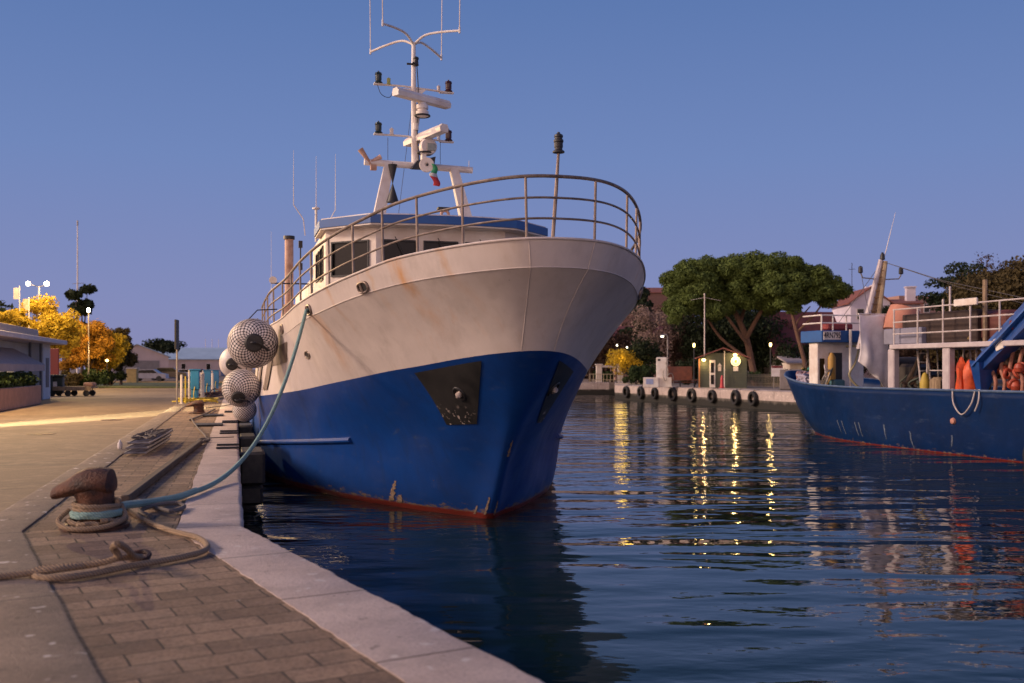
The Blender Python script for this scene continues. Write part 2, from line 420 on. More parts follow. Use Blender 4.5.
LV = [Level([(1.6,0),(3.5,.9),(6,2.0),(9,3.0),(12,3.3),(20,3.3),(24,2.8)], -1.0),
      Level(WLt, 0.0),
      Level([(-1.2,0),(-.9,.24),(0,.86),(1.42,1.52),(2.8,2.18),(4.1,2.72),(4.94,2.95),(6.5,3.38),(8.4,3.70),(10,3.78),(20,3.78),(24,3.45)], 1.35),
      Level([(-3.0,0),(-2.9,.28),(-2.6,.56),(-2,.92),(-1,1.42),(0,1.84),(1,2.15),(2,2.46),(4,3.06),(5,3.36),(8,3.80),(12,3.86),(24,3.6)],
            [(-3,2.96),(-2,2.86),(-1,2.74),(0,2.64),(2,2.44),(5,2.16),(8,2.02),(12,1.95),(24,1.95)]),
      Level([(-4.0,0),(-3.92,.42),(-3.5,.98),(-3,1.36),(-2,1.93),(-1,2.40),(0,2.74),(1,2.98),(2,3.14),(3,3.22),(5,3.40),(8.4,3.68),(12,3.74),(24,3.6)],
            [(-4.1,4.12),(-2,4.02),(-1,3.92),(1,3.70),(3,3.55),(5,3.40),(8.4,3.30),(12,3.26),(24,3.4)]),
      Level([(-4.12,0),(-4.04,.48),(-3.55,1.12),(-3,1.52),(-2,2.08),(-1,2.53),(0,2.86),(1,3.08),(2,3.20),(3,3.28),(5,3.44),(8.4,3.70),(12,3.74),(24,3.6)],
            [(-4.1,4.50),(-2,4.39),(-1,4.25),(1,4.03),(3,3.90),(5,3.76),(8.4,3.66),(12,3.62),(24,3.75)])]
def surf(side, p, q):
    """point on the shell: side -1 starboard / +1 port, p from stem (0) to stern (1), q level 0..5"""
    k = min(int(q), 4); t = q-k
    P = [Vector(LV[i].pt(p)) for i in range(6)]
    if k < 3:
        a, b = P[k], P[k+1]
        c0 = P[k-1] if k > 0 else a*2-b
        c1 = P[k+2] if k+2 <= 3 else b*2-a
        v = 0.5*((2*a*1)+(b-c0)*t+(2*c0-5*a+4*b-c1)*t*t+(3*a-c0-3*b+c1)*t**3)
    else:
        v = P[k].lerp(P[k+1], t)
        if k == 3:
            c = 4*t*(1-t); v.x = max(0.0, v.x - .10*c*min(1, p*5)*max(0, 1-p*1.3)); v.y += .10*c*max(0, 1-p*4)
    if side < 0: v.x *= 1-.075*max(0,min(1,(q-3)))*max(0,1-p*2.0)
    else: v.x *= 1+.02*max(0,min(1,(q-3)))*max(0,1-p*2.0)
    return Vector((side*v.x, v.y, v.z))
def surf_n(side, p, q):
    e = 1e-3; p_ = min(max(p, e), 1-e)
    a = surf(side, p_+e, q)-surf(side, p_-e, q); b = surf(side, p_, min(q+e,5))-surf(side, p_, max(q-e,0))
    n = a.cross(b).normalized(); return n if n.x*side > 0 or p < .03 and n.y < 0 else -n

def hull_paint(name, c, c2, lower=None, redz=0.0, spec=.4):
    m = bpy.data.materials.new(name); nt, b, out = nodes(m)
    tc = N(nt, 'ShaderNodeTexCoord').outputs['Object']; s = N(nt, 'ShaderNodeSeparateXYZ'); nt.links.new(tc, s.inputs[0])
    n = noise_(nt, tc, .8, 7, .65); col = ramp_(nt, n, [(.3,c2),(.66,c)])
    v = mapping_(nt, tc, (3.2,3.2,.28)); st = noise_(nt, v, 1.0, 5, .6)
    z = s.outputs[2]
    if lower:   # blue hull: scuffs, scrapes, rust and red boot top at the waterline
        sc_ = noise_(nt, mapping_(nt, tc, (1,1.0,3.5)), 1.3, 8, .75)
        col = mix_(nt, ramp_(nt, sc_, [(.58,0.0),(.76,.4)]), col, (.08,.11,.17))
        fn = noise_(nt, mapping_(nt, tc, (1,1,2.2)), 5, 8, .75)
        zn = math_(nt, 'SUBTRACT', z, math_(nt, 'MULTIPLY', math_(nt, 'SUBTRACT', fn, .5), 1.0))
        low = ramp_(nt, math_(nt, 'MULTIPLY', zn, .5), [(.0,1.0),(max(.001,.045+redz),1.0),(max(.002,.072+redz),0.0)])
        col = mix_(nt, low, col, (.17,.115,.085))
        spots = math_(nt, 'MULTIPLY', ramp_(nt, fn, [(.66,0.0),(.69,.9)]), ramp_(nt, math_(nt, 'MULTIPLY', z, .4), [(.25,1.0),(.6,0.0)]))
        col = mix_(nt, spots, col, (.16,.10,.07))
        zr = math_(nt, 'ADD', math_(nt, 'SUBTRACT', z, redz), math_(nt, 'MULTIPLY', math_(nt, 'SUBTRACT', fn, .5), .12))
        red = ramp_(nt, zr, [(.09,1.0),(.12,0.0)]); col = mix_(nt, red, col, (.17,.022,.014))
        seam = noise_(nt, mapping_(nt, tc, (.02,.02,5)), 1.0, 1)
        col = mix_(nt, math_(nt, 'MULTIPLY', ramp_(nt, st, [(.56,0.0),(.72,.5)]), .6), col, (.012,.022,.06))
    else:
        col = mix_(nt, ramp_(nt, st, [(.52,0.0),(.75,.5)]), col, (.42,.36,.31))
        rn = noise_(nt, mapping_(nt, tc, (5,5,.45), loc=(3,1,0)), 1.0, 6, .65); rn2 = noise_(nt, tc, .55, 3, .5)
        msk = math_(nt, 'MULTIPLY', ramp_(nt, rn, [(.56,0.0),(.74,.9)]), ramp_(nt, rn2, [(.47,0.0),(.62,1.0)]))
        ztop = ramp_(nt, math_(nt, 'MULTIPLY', z, .2), [(.55,.12),(.78,.55),(.9,1.0)])
        col = mix_(nt, math_(nt, 'MULTIPLY', msk, ztop), col, (.50,.26,.10))
        wob = math_(nt, 'MULTIPLY', math_(nt, 'SUBTRACT', noise_(nt, mapping_(nt, tc, (1,1,1.5)), 1.6, 5, .7), .5), .45)
        gr = noise_(nt, mapping_(nt, tc, (1,1,.6)), 2.2, 8, .75); col = mix_(nt, ramp_(nt, gr, [(.52,0.0),(.72,.45)]), col, (.36,.32,.29))
        pk = noise_(nt, mapping_(nt, tc, (1.4,1.4,4)), 4.5, 6, .7); col = mix_(nt, math_(nt,'MULTIPLY',ramp_(nt, pk, [(.69,0.0),(.71,.8)]), ramp_(nt, rn2, [(.45,1.0),(.55,.1)])), col, (.10,.08,.07))
        stb = math_(nt, 'LESS_THAN', s.outputs[0], 0.0)
        for y0, wd_, zlo, zhi, st_, cc in ((-1.95,.22,3.0,4.42,1.0,(.55,.27,.08)),(-1.25,.07,3.0,4.3,.5,(.5,.3,.12)),(-2.9,.10,3.3,4.5,.6,(.5,.28,.12)),(1.35,.34,2.5,3.68,1.0,(.55,.27,.09)),(.2,.10,3.2,4.15,.5,(.5,.28,.12)),(-3.75,.35,3.9,4.6,.35,(.45,.30,.16))):
            dy = math_(nt, 'ABSOLUTE', math_(nt, 'ADD', math_(nt, 'SUBTRACT', s.outputs[1], y0), wob))
            m1 = math_(nt, 'SUBTRACT', 1.0, math_(nt, 'DIVIDE', dy, wd_), True)
            zf = N(nt, 'ShaderNodeMapRange'); setin(zf, **{'From Min': zlo, 'From Max': zhi, 'To Min': 0.0, 'To Max': 1.0}); nt.links.new(z, zf.inputs[0])
            zc = math_(nt, 'LESS_THAN', z, zhi) if y0 > 1 else 1.0
            mm = math_(nt, 'MULTIPLY', math_(nt, 'MULTIPLY', m1, zf.outputs[0]), math_(nt, 'MULTIPLY', stb, math_(nt, 'MULTIPLY', ramp_(nt, st, [(.38,.25),(.6,1.0)]), st_)), True)
            mm = math_(nt, 'MULTIPLY', mm, zc)
            col = mix_(nt, mm, col, cc)
    nt.links.new(col, b.inputs['Base Color'])
    rr = ramp_(nt, n, [(.3,.50),(.7,.34)]); nt.links.new(rr, b.inputs['Roughness'])
    b.inputs['Specular IOR Level'].default_value = spec
    bh = math_(nt, 'ADD', noise_(nt, mapping_(nt, tc, (1,1,1)), 1.3, 2, .4), math_(nt, 'MULTIPLY', noise_(nt, tc, 14, 3, .5), .04))
    bump_(nt, b, bh, .6, .05)
    return m
M_hblue = hull_paint('blue_hull_paint', (.004,.048,.235), (.004,.034,.17), lower=True)
M_hwhite = hull_paint('white_hull_paint', (.60,.53,.49), (.50,.44,.41))
ship = thing('fishing_vessel', 'large blue and white steel fishing vessel with flared bow moored along the near quay', 'ship', (-.39,17.9,-1.2), ROT)
NP = 64
def shell(q0, q1, nq):
    m = MB(); cols = []
    for side in (-1, 1):
        base_ = len(m.v)
        vs = [surf(side, (i/NP), q0+(q1-q0)*j/nq) for i in range(NP+1) for j in range(nq+1)]
        fs = []
        for i in range(NP):
            for j in range(nq):
                a = i*(nq+1)+j; q = (a, a+1, a+nq+2, a+nq+1); fs.append(q if side < 0 else q[::-1])
        m.add(vs, fs)
    # transom
    k = nq+1; e0 = NP*k; off = (NP+1)*k
    m.add([], [])
    for j in range(nq): m.f.append((e0+j, off+e0+j, off+e0+j+1, e0+j+1)); m.mi.append(0)
    return m
def weld(o, d=1e-4):
    import bmesh
    bm = bmesh.new(); bm.from_mesh(o.data); bmesh.ops.remove_doubles(bm, verts=bm.verts, dist=d)
    bmesh.ops.recalc_face_normals(bm, faces=bm.faces); bm.to_mesh(o.data); bm.free()
o = shell(0,3,18).build('hull', M_hblue, ship); weld(o); o.data.set_sharp_from_angle(angle=R(50)); o['label'] = 'scuffed deep blue lower hull with red waterline'
o = shell(3,4,8).build('topside', M_hwhite, ship); weld(o)
blw = shell(4,5,3); o = blw.build('bulwark', M_hwhite, ship); weld(o)
md = o.modifiers.new('s','SOLIDIFY'); md.thickness = .05; md.offset = -1
md = o.modifiers.new('e','EDGE_SPLIT'); md.split_angle = R(40)
# weld seams as thin raised beads
def seam(pts_pq, r=.008, m=M_hwhite):
    b_ = MB(); b_.tube([surf(s_, p_, q_)+surf_n(s_, p_, q_)*.003 for s_, p_, q_ in pts_pq], r, 6); return b_
for side, p_ in ((-1,.056),(1,.056)):
    seam([(side,p_,3.02+1.96*t/14) for t in range(15)], .006).build('weld_seam', M_hwhite, ship)
b_ = MB(); b_.tube([surf(-1,p/60,4.0) for p in range(46,0,-1)]+[surf(1,p/60,4.0) for p in range(0,46)], .008, 6); b_.build('knuckle_bead', M_hwhite, ship)
# rim cap
b_ = MB()
rim = [surf(-1,p/70,5.0) for p in range(60,0,-1)]+[surf(1,p/70,5.0) for p in range(0,61)]
b_.tube([p+Vector((0,0,.004)) for p in rim], .02, 8); b_.build('bulwark_cap', M_hwhite, ship)
# deck
M_deck = mat('grey_green_deck', (.18,.20,.19), (.12,.12,.11), .7, 2)
b_ = MB(); vs = []
for i in range(NP+1):
    a = surf(-1, i/NP, 4.15); a.x *= .985; a.y += .03*(1-i/NP); vs += [(a.x,a.y,a.z-.03),(-a.x,a.y,a.z-.03)]
b_.add(vs, [(2*i,2*i+1,2*i+3,2*i+2) for i in range(NP)]); b_.build('deck', M_deck, ship)
# rails
def rimpath(h, pmax=.80, n=56, inset=.07, lean=.02):
    out = []
    for i in range(-n, n+1):
        p = abs(i)/n*pmax; s_ = -1 if i < 0 else 1; a = surf(s_, p, 5.0)
        a.y += inset*max(0, 1-p*3); a.x -= s_*(inset+.08*p)*min(1,p*4) - s_*lean*h; a.z += h; out.append(a)
    return out
for h, r in ((.88,.026),(.58,.017),(.29,.017)):
    b_ = MB(); b_.tube(rimpath(h), r, 8); b_.build('rail', M_steel, ship)
def rail_at(side, p, h):
    a = surf(side, p, 5.0); a.y += .07*max(0,1-p*3); a.x -= side*(.07+.08*p)*min(1,p*4) - side*.02*h; a.z += h; return a
for side in (-1,1):
    for p in (.06,.175,.25,.303,.352,.40,.45,.495,.54,.585,.63,.68,.73,.785):
        b_ = MB(); b_.tube([rail_at(side,p,-.02), rail_at(side,p,.88)], .02, 8); b_.lathe([(.05,0),(.05,.015),(.025,.02)], Matrix.Translation(rail_at(side,p,.0)), 10)
        b_.build('rail_post', M_steel, ship)
# bow light on its staff
b_ = MB(); b_.tube([(-.08,-3.85,4.3),(-.03,-3.9,5.2),(.0,-3.92,5.75)], [.028,.028,.02], 8); b_.build('staff', M_steel, ship)
b_ = MB(); b_.lathe([(.04,0),(.085,.01),(.085,.03),(.055,.05),(.055,.08),(.062,.085),(.062,.15),(.07,.16),(.07,.19),(.055,.2),(.055,.225),(.065,.23),(.06,.26),(.02,.285),(.02,.30)], Matrix.Translation((0,-3.92,5.73)), 16)
b_.build('bow_light', M_dark, ship)
# wheelhouse
wh = [(-2.45,5.3),(-1.45,4.35),(1.45,4.35),(2.45,5.3),(2.45,9.0),(-2.45,9.0)]
def wall_strip(m, a, b, z0, z1, holes, t=.06):
    """wall between plan points a, b with rectangular openings given as (u0,u1,w0,w1) in metres"""
    a = Vector((a[0],a[1],0)); b = Vector((b[0],b[1],0)); d = (b-a); L = d.length; d.normalize(); nrm = Vector((d.y,-d.x,0))
    us = sorted({0,L}|{h[0] for h in holes}|{h[1] for h in holes}); ws = sorted({z0,z1}|{h[2] for h in holes}|{h[3] for h in holes})
    for i in range(len(us)-1):
        for j in range(len(ws)-1):
            cu, cw = (us[i]+us[i+1])/2, (ws[j]+ws[j+1])/2
            if any(h[0]<cu<h[1] and h[2]<cw<h[3] for h in holes): continue
            c = a+d*cu-nrm*(t/2); ang = math.atan2(d.y,d.x)
            m.box((c.x,c.y,cw), (us[i+1]-us[i], t, ws[j+1]-ws[j]), (0,0,ang))
    return a, d, nrm
walls = MB(); wins = []
specs = {0:[(.17,1.20,4.72,5.50)], 1:[(.12,.90,4.86,5.50),(1.04,1.82,4.86,5.50),(1.98,2.76,4.86,5.50)], 2:[(.17,1.20,4.86,5.50)], 3:[(.5,1.3,4.8,5.5),(1.7,2.5,4.8,5.5)], 4:[], 5:[(1.2,2.0,4.8,5.5),(2.4,3.2,4.72,5.5)]}
for i in range(6):
    a, b2 = wh[i], wh[(i+1)%6]; A_, d_, n_ = wall_strip(walls, a, b2, 3.5, 5.80, specs[i])
    for h in specs[i]: wins.append((A_, d_, n_, h))
whouse = walls.build('wheelhouse', M_cream, ship, smooth=False)
for A_, d_, n_, h in wins:
    c = A_+d_*((h[0]+h[1])/2); ang = math.atan2(d_.y,d_.x); wd = h[1]-h[0]; hh = h[3]-h[2]; zc = (h[2]+h[3])/2
    f_ = MB(); t = .035
    for sx in (-1,1): f_.box((c.x+d_.x*sx*(wd/2-t/2)+n_.x*.008, c.y+d_.y*sx*(wd/2-t/2)+n_.y*.008, zc), (t,.05,hh), (0,0,ang))
    for sz in (-1,1): f_.box((c.x+n_.x*.006, c.y+n_.y*.006, zc+sz*(hh/2-t/2)), (wd-2*t,.05,t), (0,0,ang))
    w_ = f_.build('window', M_dark, whouse, smooth=False)
    g_ = MB(); g_.box((c.x-n_.x*.025, c.y-n_.y*.025, zc), (wd-.04,.012,hh-.04), (0,0,ang)); g_.build('pane', M_glassd, w_, smooth=False)
# wheelhouse lower front step
b_ = MB(); b_.box((0,4.05,3.9),(3.0,.5,.8), bev=.05); b_.box((-1.9,4.6,3.75),(1.0,.6,.5),(0,0,R(-42)), bev=.05); b_.build('deck_locker', M_whitep, ship)
def roof_poly(o_):
    base_ = [(-2.60-o_,6.7),(-2.60-o_,5.15),(-1.62,3.98-o_),(-.8,3.84-o_),(0,3.80-o_),(.8,3.84-o_),(1.62,3.98-o_),(2.68+o_,5.05),(2.68+o_,6.7)]
    return base_
b_ = MB(); b_.prism(roof_poly(0)[::1][::-1], 5.80, 5.98); rf = b_.build('roof', M_bluep, ship, smooth=False); fix_normals(rf)
b_ = MB(); b_.prism(roof_poly(-.03)[::-1], 5.765, 5.797); sf = b_.build('roof_soffit', M_cream, ship, smooth=False); fix_normals(sf)
b_ = MB(); b_.prism(roof_poly(-.05)[::-1], 5.983, 6.01); sf = b_.build('roof_top', M_whitep, ship, smooth=False); fix_normals(sf)
# deckhouse aft, side boxes
b_ = MB(); b_.box((0,12.5,4.2),(5.0,6.8,1.7), bev=.04); b_.box((-2.2,9.6,3.95),(.9,1.0,.9), bev=.04); b_.build('deckhouse', M_whitep, ship)
b_ = MB(); b_.box((0,19,4.1),(4.2,3.4,1.0), bev=.04); b_.build('deckhouse', M_cream, ship)
# exhaust pipe
b_ = MB(); b_.tube([(-3.0,10.1,3.6),(-3.0,10.1,4.4)], [.3,.17], 14); b_.tube([(-3.0,10.1,4.4),(-3.0,10.1,6.15)], .115, 14)
ex = b_.build('exhaust_pipe', M_rustpipe, ship); b_ = MB(); b_.tube([(-3.0,10.1,6.15),(-3.0,10.1,6.24)], .15, 14); b_.build('pipe_collar', M_dark, ex)
b_ = MB(); b_.tube([(-2.75,9.3,3.8),(-2.75,9.3,6.0)], .02, 6); b_.tube([(-3.5,9.3,4.9),(-2.3,9.3,4.9)], .02, 6); b_.box((-2.75,9.3,5.93),(.10,.10,.18)); b_.box((-2.75,9.3,5.35),(.10,.10,.18)); b_.build('light_post', M_dark, ship)
for x_, y_, z_2, s_ in ((-2.45,9.1,5.2,.09),(-3.45,9.3,4.98,.10)):
    b_ = MB(); b_.lathe([(.02,-.1),(s_*.7,-.08),(s_,0),(s_,.03)], Matrix.Translation((x_,y_,z_2)) @ rotm('X',100), 14); b_.build('floodlight', M_whitep, ship)
# whip antennas beside the wheelhouse
for x_, y_, zb, h in ((-3.0,8.0,6.75,1.35),(-2.48,7.6,6.6,1.3),(-2.05,7.2,6.55,1.35)):
    b_ = MB()
    b_.tube([(x_+(.28 if x_<-2.9 else -.22 if x_>-2.3 else 0),y_,zb-.75),(x_+(.24 if x_<-2.9 else -.18 if x_>-2.3 else 0),y_,zb-.35),(x_,y_,zb)], .013, 6)
    b_.tube([(x_,y_,zb),(x_,y_,zb+h)], [.012,.004], 6)
    if -2.9 < x_ < -2.3: b_.lathe([(.03,-.8),(.03,0),(.09,.0),(.09,.03),(.03,.06)], Matrix.Translation((x_,y_,zb)), 10)
    b_.build('whip_antenna', M_whitep, ship)
b_ = MB(); b_.tube([(-3.3,15,4.2),(-3.3,15,7.0)], [.012,.004], 6); b_.build('whip_antenna', M_whitep, ship)
# gantry mast
MY = 6.0
b_ = MB(); b_.tube([(-1.5,MY,7.50),(1.08,MY,7.44)], .078, 12); b_.tube([(1.0,MY,7.5),(1.0,MY,7.66)], .008, 5)
b_.build('crossbeam', M_whitep, ship)
for sx, xb, xt in ((-1,-1.22,-.93),(1,1.02,.62)):
    b_ = MB(); b_.add([(xb-.15,MY-.12,5.9),(xb+.15,MY-.12,5.9),(xb+.15,MY+.14,5.9),(xb-.15,MY+.14,5.9),(xt-.10,MY-.08,7.47),(xt+.10,MY-.08,7.47),(xt+.10,MY+.08,7.47),(xt-.10,MY+.08,7.47)],
        [(0,3,2,1),(4,5,6,7),(0,1,5,4),(1,2,6,5),(2,3,7,6),(3,0,4,7)]); b_.build('gantry_leg', M_whitep, ship, smooth=False)
# left end brackets on the beam: two small horns
b_ = MB(); b_.tube([(-1.36,MY-.05,7.45),(-1.6,MY-.05,7.78)], [.03,.07], 10); b_.tube([(-1.36,MY-.05,7.5),(-1.12,MY-.05,7.63)], [.03,.06], 10); b_.box((-1.3,MY-.1,7.36),(.14,.12,.12)); b_.build('horn', M_rustpipe, ship)
px_ = -.34
b_ = MB(); b_.tube([(px_+.05,MY,7.45),(px_+.02,MY,8.4),(px_,MY,9.2)], [.10,.075,.06], 12); b_.tube([(px_,MY,9.2),(px_,MY,10.38)], [.06,.048], 12)
b_.add([(px_-.25,MY-.01,9.28),(px_+.30,MY-.01,9.28),(px_+.03,MY-.01,9.02),(px_-.25,MY+.01,9.28),(px_+.30,MY+.01,9.28),(px_+.03,MY+.01,9.02)], [(0,2,1),(3,4,5),(0,1,4,3),(1,2,5,4),(2,0,3,5)])
b_.build('mast', M_whitep, ship)
for lx, ly in ((-.88,-1.04),(.88,-1.04),(-.88,1.04),(.88,1.04)):
    zc = 10.38
    b_ = MB(); b_.tube(spline([(px_,MY,zc-.05),(px_+lx*.25,MY+ly*.25,zc+.10),(px_+lx*.6,MY+ly*.6,zc+.09),(px_+lx,MY+ly,zc+.02)],6), [.04]+[.028]*18, 8)
    ar = b_.build('antenna_arm', M_whitep, ship)
    b_ = MB(); b_.tube([(px_+lx,MY+ly,zc-.04),(px_+lx,MY+ly,zc+.10)], .022, 8); b_.tube([(px_+lx,MY+ly,zc+.10),(px_+lx*1.03,MY+ly,zc+2.9)], [.013,.009], 6); b_.build('whip_antenna', M_whitep, ar)
def nav_lamp(x, y, z, m_, s=1.25, nm='navigation_lamp'):
    b_ = MB(); b_.lathe([(.075*s,0),(.08*s,.02*s),(.055*s,.05*s),(.055*s,.07*s),(.06*s,.075*s),(.06*s,.16*s),(.068*s,.17*s),(.06*s,.205*s),(.015*s,.22*s),(.015*s,.24*s)], Matrix.Translation((x,y,z)), 14)
    return b_.build(nm, m_, ship)
for zb, zr in ((9.33,9.25),(8.16,8.08)):
    b_ = MB(); b_.tube([(-1.24,MY,zb),(-.6,MY,zb),(.05,MY,(zb+zr)/2),(.62,MY,zr)], .024, 8)
    b_.box((-1.17,MY,zb+.0),(.22,.12,.025)); b_.box((.45,MY,zr),(.34,.12,.025)); b_.build('lamp_bar', M_whitep, ship)
    nav_lamp(-1.17,MY,zb+.012,M_greenlens); nav_lamp(.50,MY,zr+.012,M_redlens)
    nav_lamp(-.93 if zb > 9 else -.86,MY,zb+.012,mat('lime_lens',(.35,.38,.12)) if zb > 9 else M_whitep,.7); nav_lamp(.26,MY,zr+.012,M_whitep,.65)
b_ = MB(); b_.box((px_+.02,MY-.08,9.86),(.14,.14,.03)); b_.lathe([(.05,0),(.07,.02),(.055,.05),(.055,.15),(.07,.16),(.06,.2),(.02,.22)], Matrix.Translation((px_+.04,MY-.10,9.80)), 12); b_.tube([(px_-.17,MY-.05,9.85),(px_,MY-.05,9.85)], .025, 6); b_.build('masthead_lamp', M_dark, ship)
def radar(c, vec, zp, hub):
    b_ = MB(); v = Vector(vec); L = v.length; ang = math.atan2(v.y, v.x)
    M = Matrix.Translation(c) @ Matrix.Rotation(ang,4,'Z')
    prof = [(-.10,-.08),(.10,-.08),(.115,0),(.08,.09),(-.05,.10),(-.115,.02)]
    vs = [(sx*L/2, a, b) for sx in (-1,1) for a, b in prof]; k = 6
    b_.add(vs, [tuple(range(k)),tuple(range(2*k-1,k-1,-1))]+[(j,k+j,k+(j+1)%k,(j+1)%k) for j in range(k)], M)
    sc = b_.build('radar_scanner', M_whitep, ship); fix_normals(sc)
    b_ = MB(); b_.lathe(hub, Matrix.Translation((c[0],c[1],c[2])), 18); b_.build('scanner_base', M_whitep, sc)
    b_ = MB(); b_.torus((c[0],c[1],c[2]-.40), .17, .022, None, 20, 6); b_.build('guard_ring', M_dark, sc)
hubp = [(.10,-.42),(.15,-.40),(.15,-.30),(.11,-.29),(.11,-.25),(.14,-.24),(.14,-.15),(.10,-.13),(.08,-.06)]
radar((-.19,MY-.32,8.98), (1.40,.85), 0, hubp)
radar((-.12,MY-.30,8.12), (.55,-1.75), 0, [(.05,-.12),(.12,-.12),(.12,-.06),(.06,-.05)])
b_ = MB(); b_.tube([(-.30,MY,8.45),(-.28,MY,8.62)], .09, 12); b_.tube([(-.30,MY-.05,8.30),(-.3,MY-.05,8.46)], .07, 10); b_.build('scanner_column', M_whitep, ship)
# search light, platform, horn disc, flag
b_ = MB(); b_.add([(-.48,MY-.5,7.28),(.04,MY-.5,7.28),(.10,MY+.05,7.40),(-.42,MY+.05,7.40),(-.34,MY-.46,7.50),(.10,MY-.46,7.62),(.12,MY+.05,7.62),(-.34,MY+.05,7.52)], [(0,3,2,1),(4,5,6,7),(0,1,5,4),(1,2,6,5),(2,3,7,6),(3,0,4,7)]); b_.build('lamp_platform', M_dark, ship, smooth=False)
b_ = MB(); b_.lathe([(.05,-.22),(.16,-.18),(.20,-.05),(.20,.10),(.18,.14)], Matrix.Translation((-.06,MY-.30,7.86)) @ rotm('X',90) @ rotm('Y',4), 20); b_.box((-.16,MY-.28,7.70),(.10,.25,.30)); sl_ = b_.build('searchlight', M_whitep, ship)
b_ = MB(); b_.box((.0,MY-.45,7.84),(.20,.03,.17),(0,0,R(8)),bev=.02); b_.build('lens', mat('lamp_glass',(.30,.33,.30),None,.15,4), sl_)
b_ = MB(); b_.lathe([(.165,0),(.175,.03),(.165,.06),(.05,.062),(.045,.04)], Matrix.Translation((-.12,MY-.50,7.40)) @ rotm('X',90) @ rotm('Y',-10), 24); hd = b_.build('loudspeaker', M_cream, ship)
b_ = MB(); b_.lathe([(.03,0),(.03,.01)], Matrix.Translation((-.12,MY-.568,7.40)) @ rotm('X',90), 12); b_.build('speaker_core', M_dark, hd)
fm = [mat('flag_green',(.02,.25,.10)), mat('flag_white',(.6,.58,.55)), mat('flag_red',(.55,.04,.04))]
b_ = MB(); nf = 12
for i in range(nf+1):
    t = i/nf; z = 7.42-.50*t; wv = .035*math.sin(t*9); wd = .05+.05*t if t < .5 else .10-.05*(t-.5)
    b_.add([(.02+wv+.05*t-wd,MY-.62+.03*math.sin(t*7),z),(.02+wv+.05*t+wd,MY-.60,z-.02)], [])
for i in range(nf): b_.f.append((2*i,2*i+1,2*i+3,2*i+2)); b_.mi.append(0 if i < 5 else 1 if i < 7 else 2)
fo = b_.build('flag', fm, ship); fo['label'] = 'small green white and red flag'
md = fo.modifiers.new('s','SOLIDIFY'); md.thickness = .006
b_ = MB(); b_.box((-.45,MY-.3,6.22),(1.15,.3,.06),bev=.02); b_.box((.1,MY-.35,6.12),(.42,.34,.14),(R(12),0,0)); b_.box((.30,MY-.42,6.42),(.30,.2,.05)); b_.tube([(-.2,MY-.3,5.95),(-.2,MY-.3,6.2)],.03,6); b_.build('roof_fitting', M_dark, ship, smooth=False)
b_ = MB(); b_.torus((.30,MY-.55,6.27), .085, .035, rotm('X',90), 20, 8); b_.tube([(.3,MY-.55,6.0),(.3,MY-.55,6.2)],.015,6); b_.build('ring_lamp', M_rustpipe, ship)
# black day shape: two cones point to point
b_ = MB(); b_.lathe([(.11,.44),(.008,0),(.15,-.44)], Matrix.Translation((-.86,MY-.15,7.00)), 16); b_.tube([(-.86,MY-.15,6.5),(-.86,MY-.15,7.5)], .006, 5); b_.build('day_shape', M_dark, ship)
for xa in (-.95,.3): 
    b_ = MB(); b_.tube([(xa,MY,8.1),(xa,MY,7.5)], .006, 5); b_.build('stay_wire', M_dark, ship)

# chocks, hawse pipe, anchor pockets, scupper holes
def frame_at(side, p, q):
    c = surf(side,p,q); n = surf_n(side,p,q); t = (surf(side,min(p+.01,1),q)-surf(side,max(p-.01,0),q)).normalized(); b3 = n.cross(t).normalized()
    if b3.z < 0: b3 = -b3
    M = Matrix.Identity(4)
    for i in range(3): M[i][0] = t[i]; M[i][1] = b3[i]; M[i][2] = n[i]; M[i][3] = c[i]
    return M
def chock(side, p, q, a=.15, bb=.085):
    M = frame_at(side,p,q)
    b_ = MB(); vs = []; n = 28; m_ = 8
    for i in range(n):
        t = 2*math.pi*i/n; cx = a*math.copysign(abs(math.cos(t))**.7, math.cos(t)); cy = bb*math.copysign(abs(math.sin(t))**.7, math.sin(t)); nn = Vector((math.cos(t),math.sin(t),0))
        for j in range(m_):
            u_ = 2*math.pi*j/m_; vs.append(Vector((cx,cy,.01))+nn*(.022*math.cos(u_))+Vector((0,0,.028*math.sin(u_))))
    fs = [(i*m_+j, ((i+1)%n)*m_+j, ((i+1)%n)*m_+(j+1)%m_, i*m_+(j+1)%m_) for i in range(n) for j in range(m_)]
    b_.add(vs, fs, M); ck = b_.build('mooring_chock', M_steel, ship)
    b_ = MB(); b_.add([(a*math.copysign(abs(math.cos(2*math.pi*i/n))**.7, math.cos(2*math.pi*i/n)), bb*math.copysign(abs(math.sin(2*math.pi*i/n))**.7, math.sin(2*math.pi*i/n)), .012) for i in range(n)], [tuple(range(n))], M)
    b_.build('opening', M_dark, ck, smooth=False)
    b_ = MB(); b_.tube([M @ Vector((a*.25,-bb*.8,.02)), M @ Vector((a*.25,bb*.8,.02))], .028, 8); b_.build('roller', M_steel, ck)

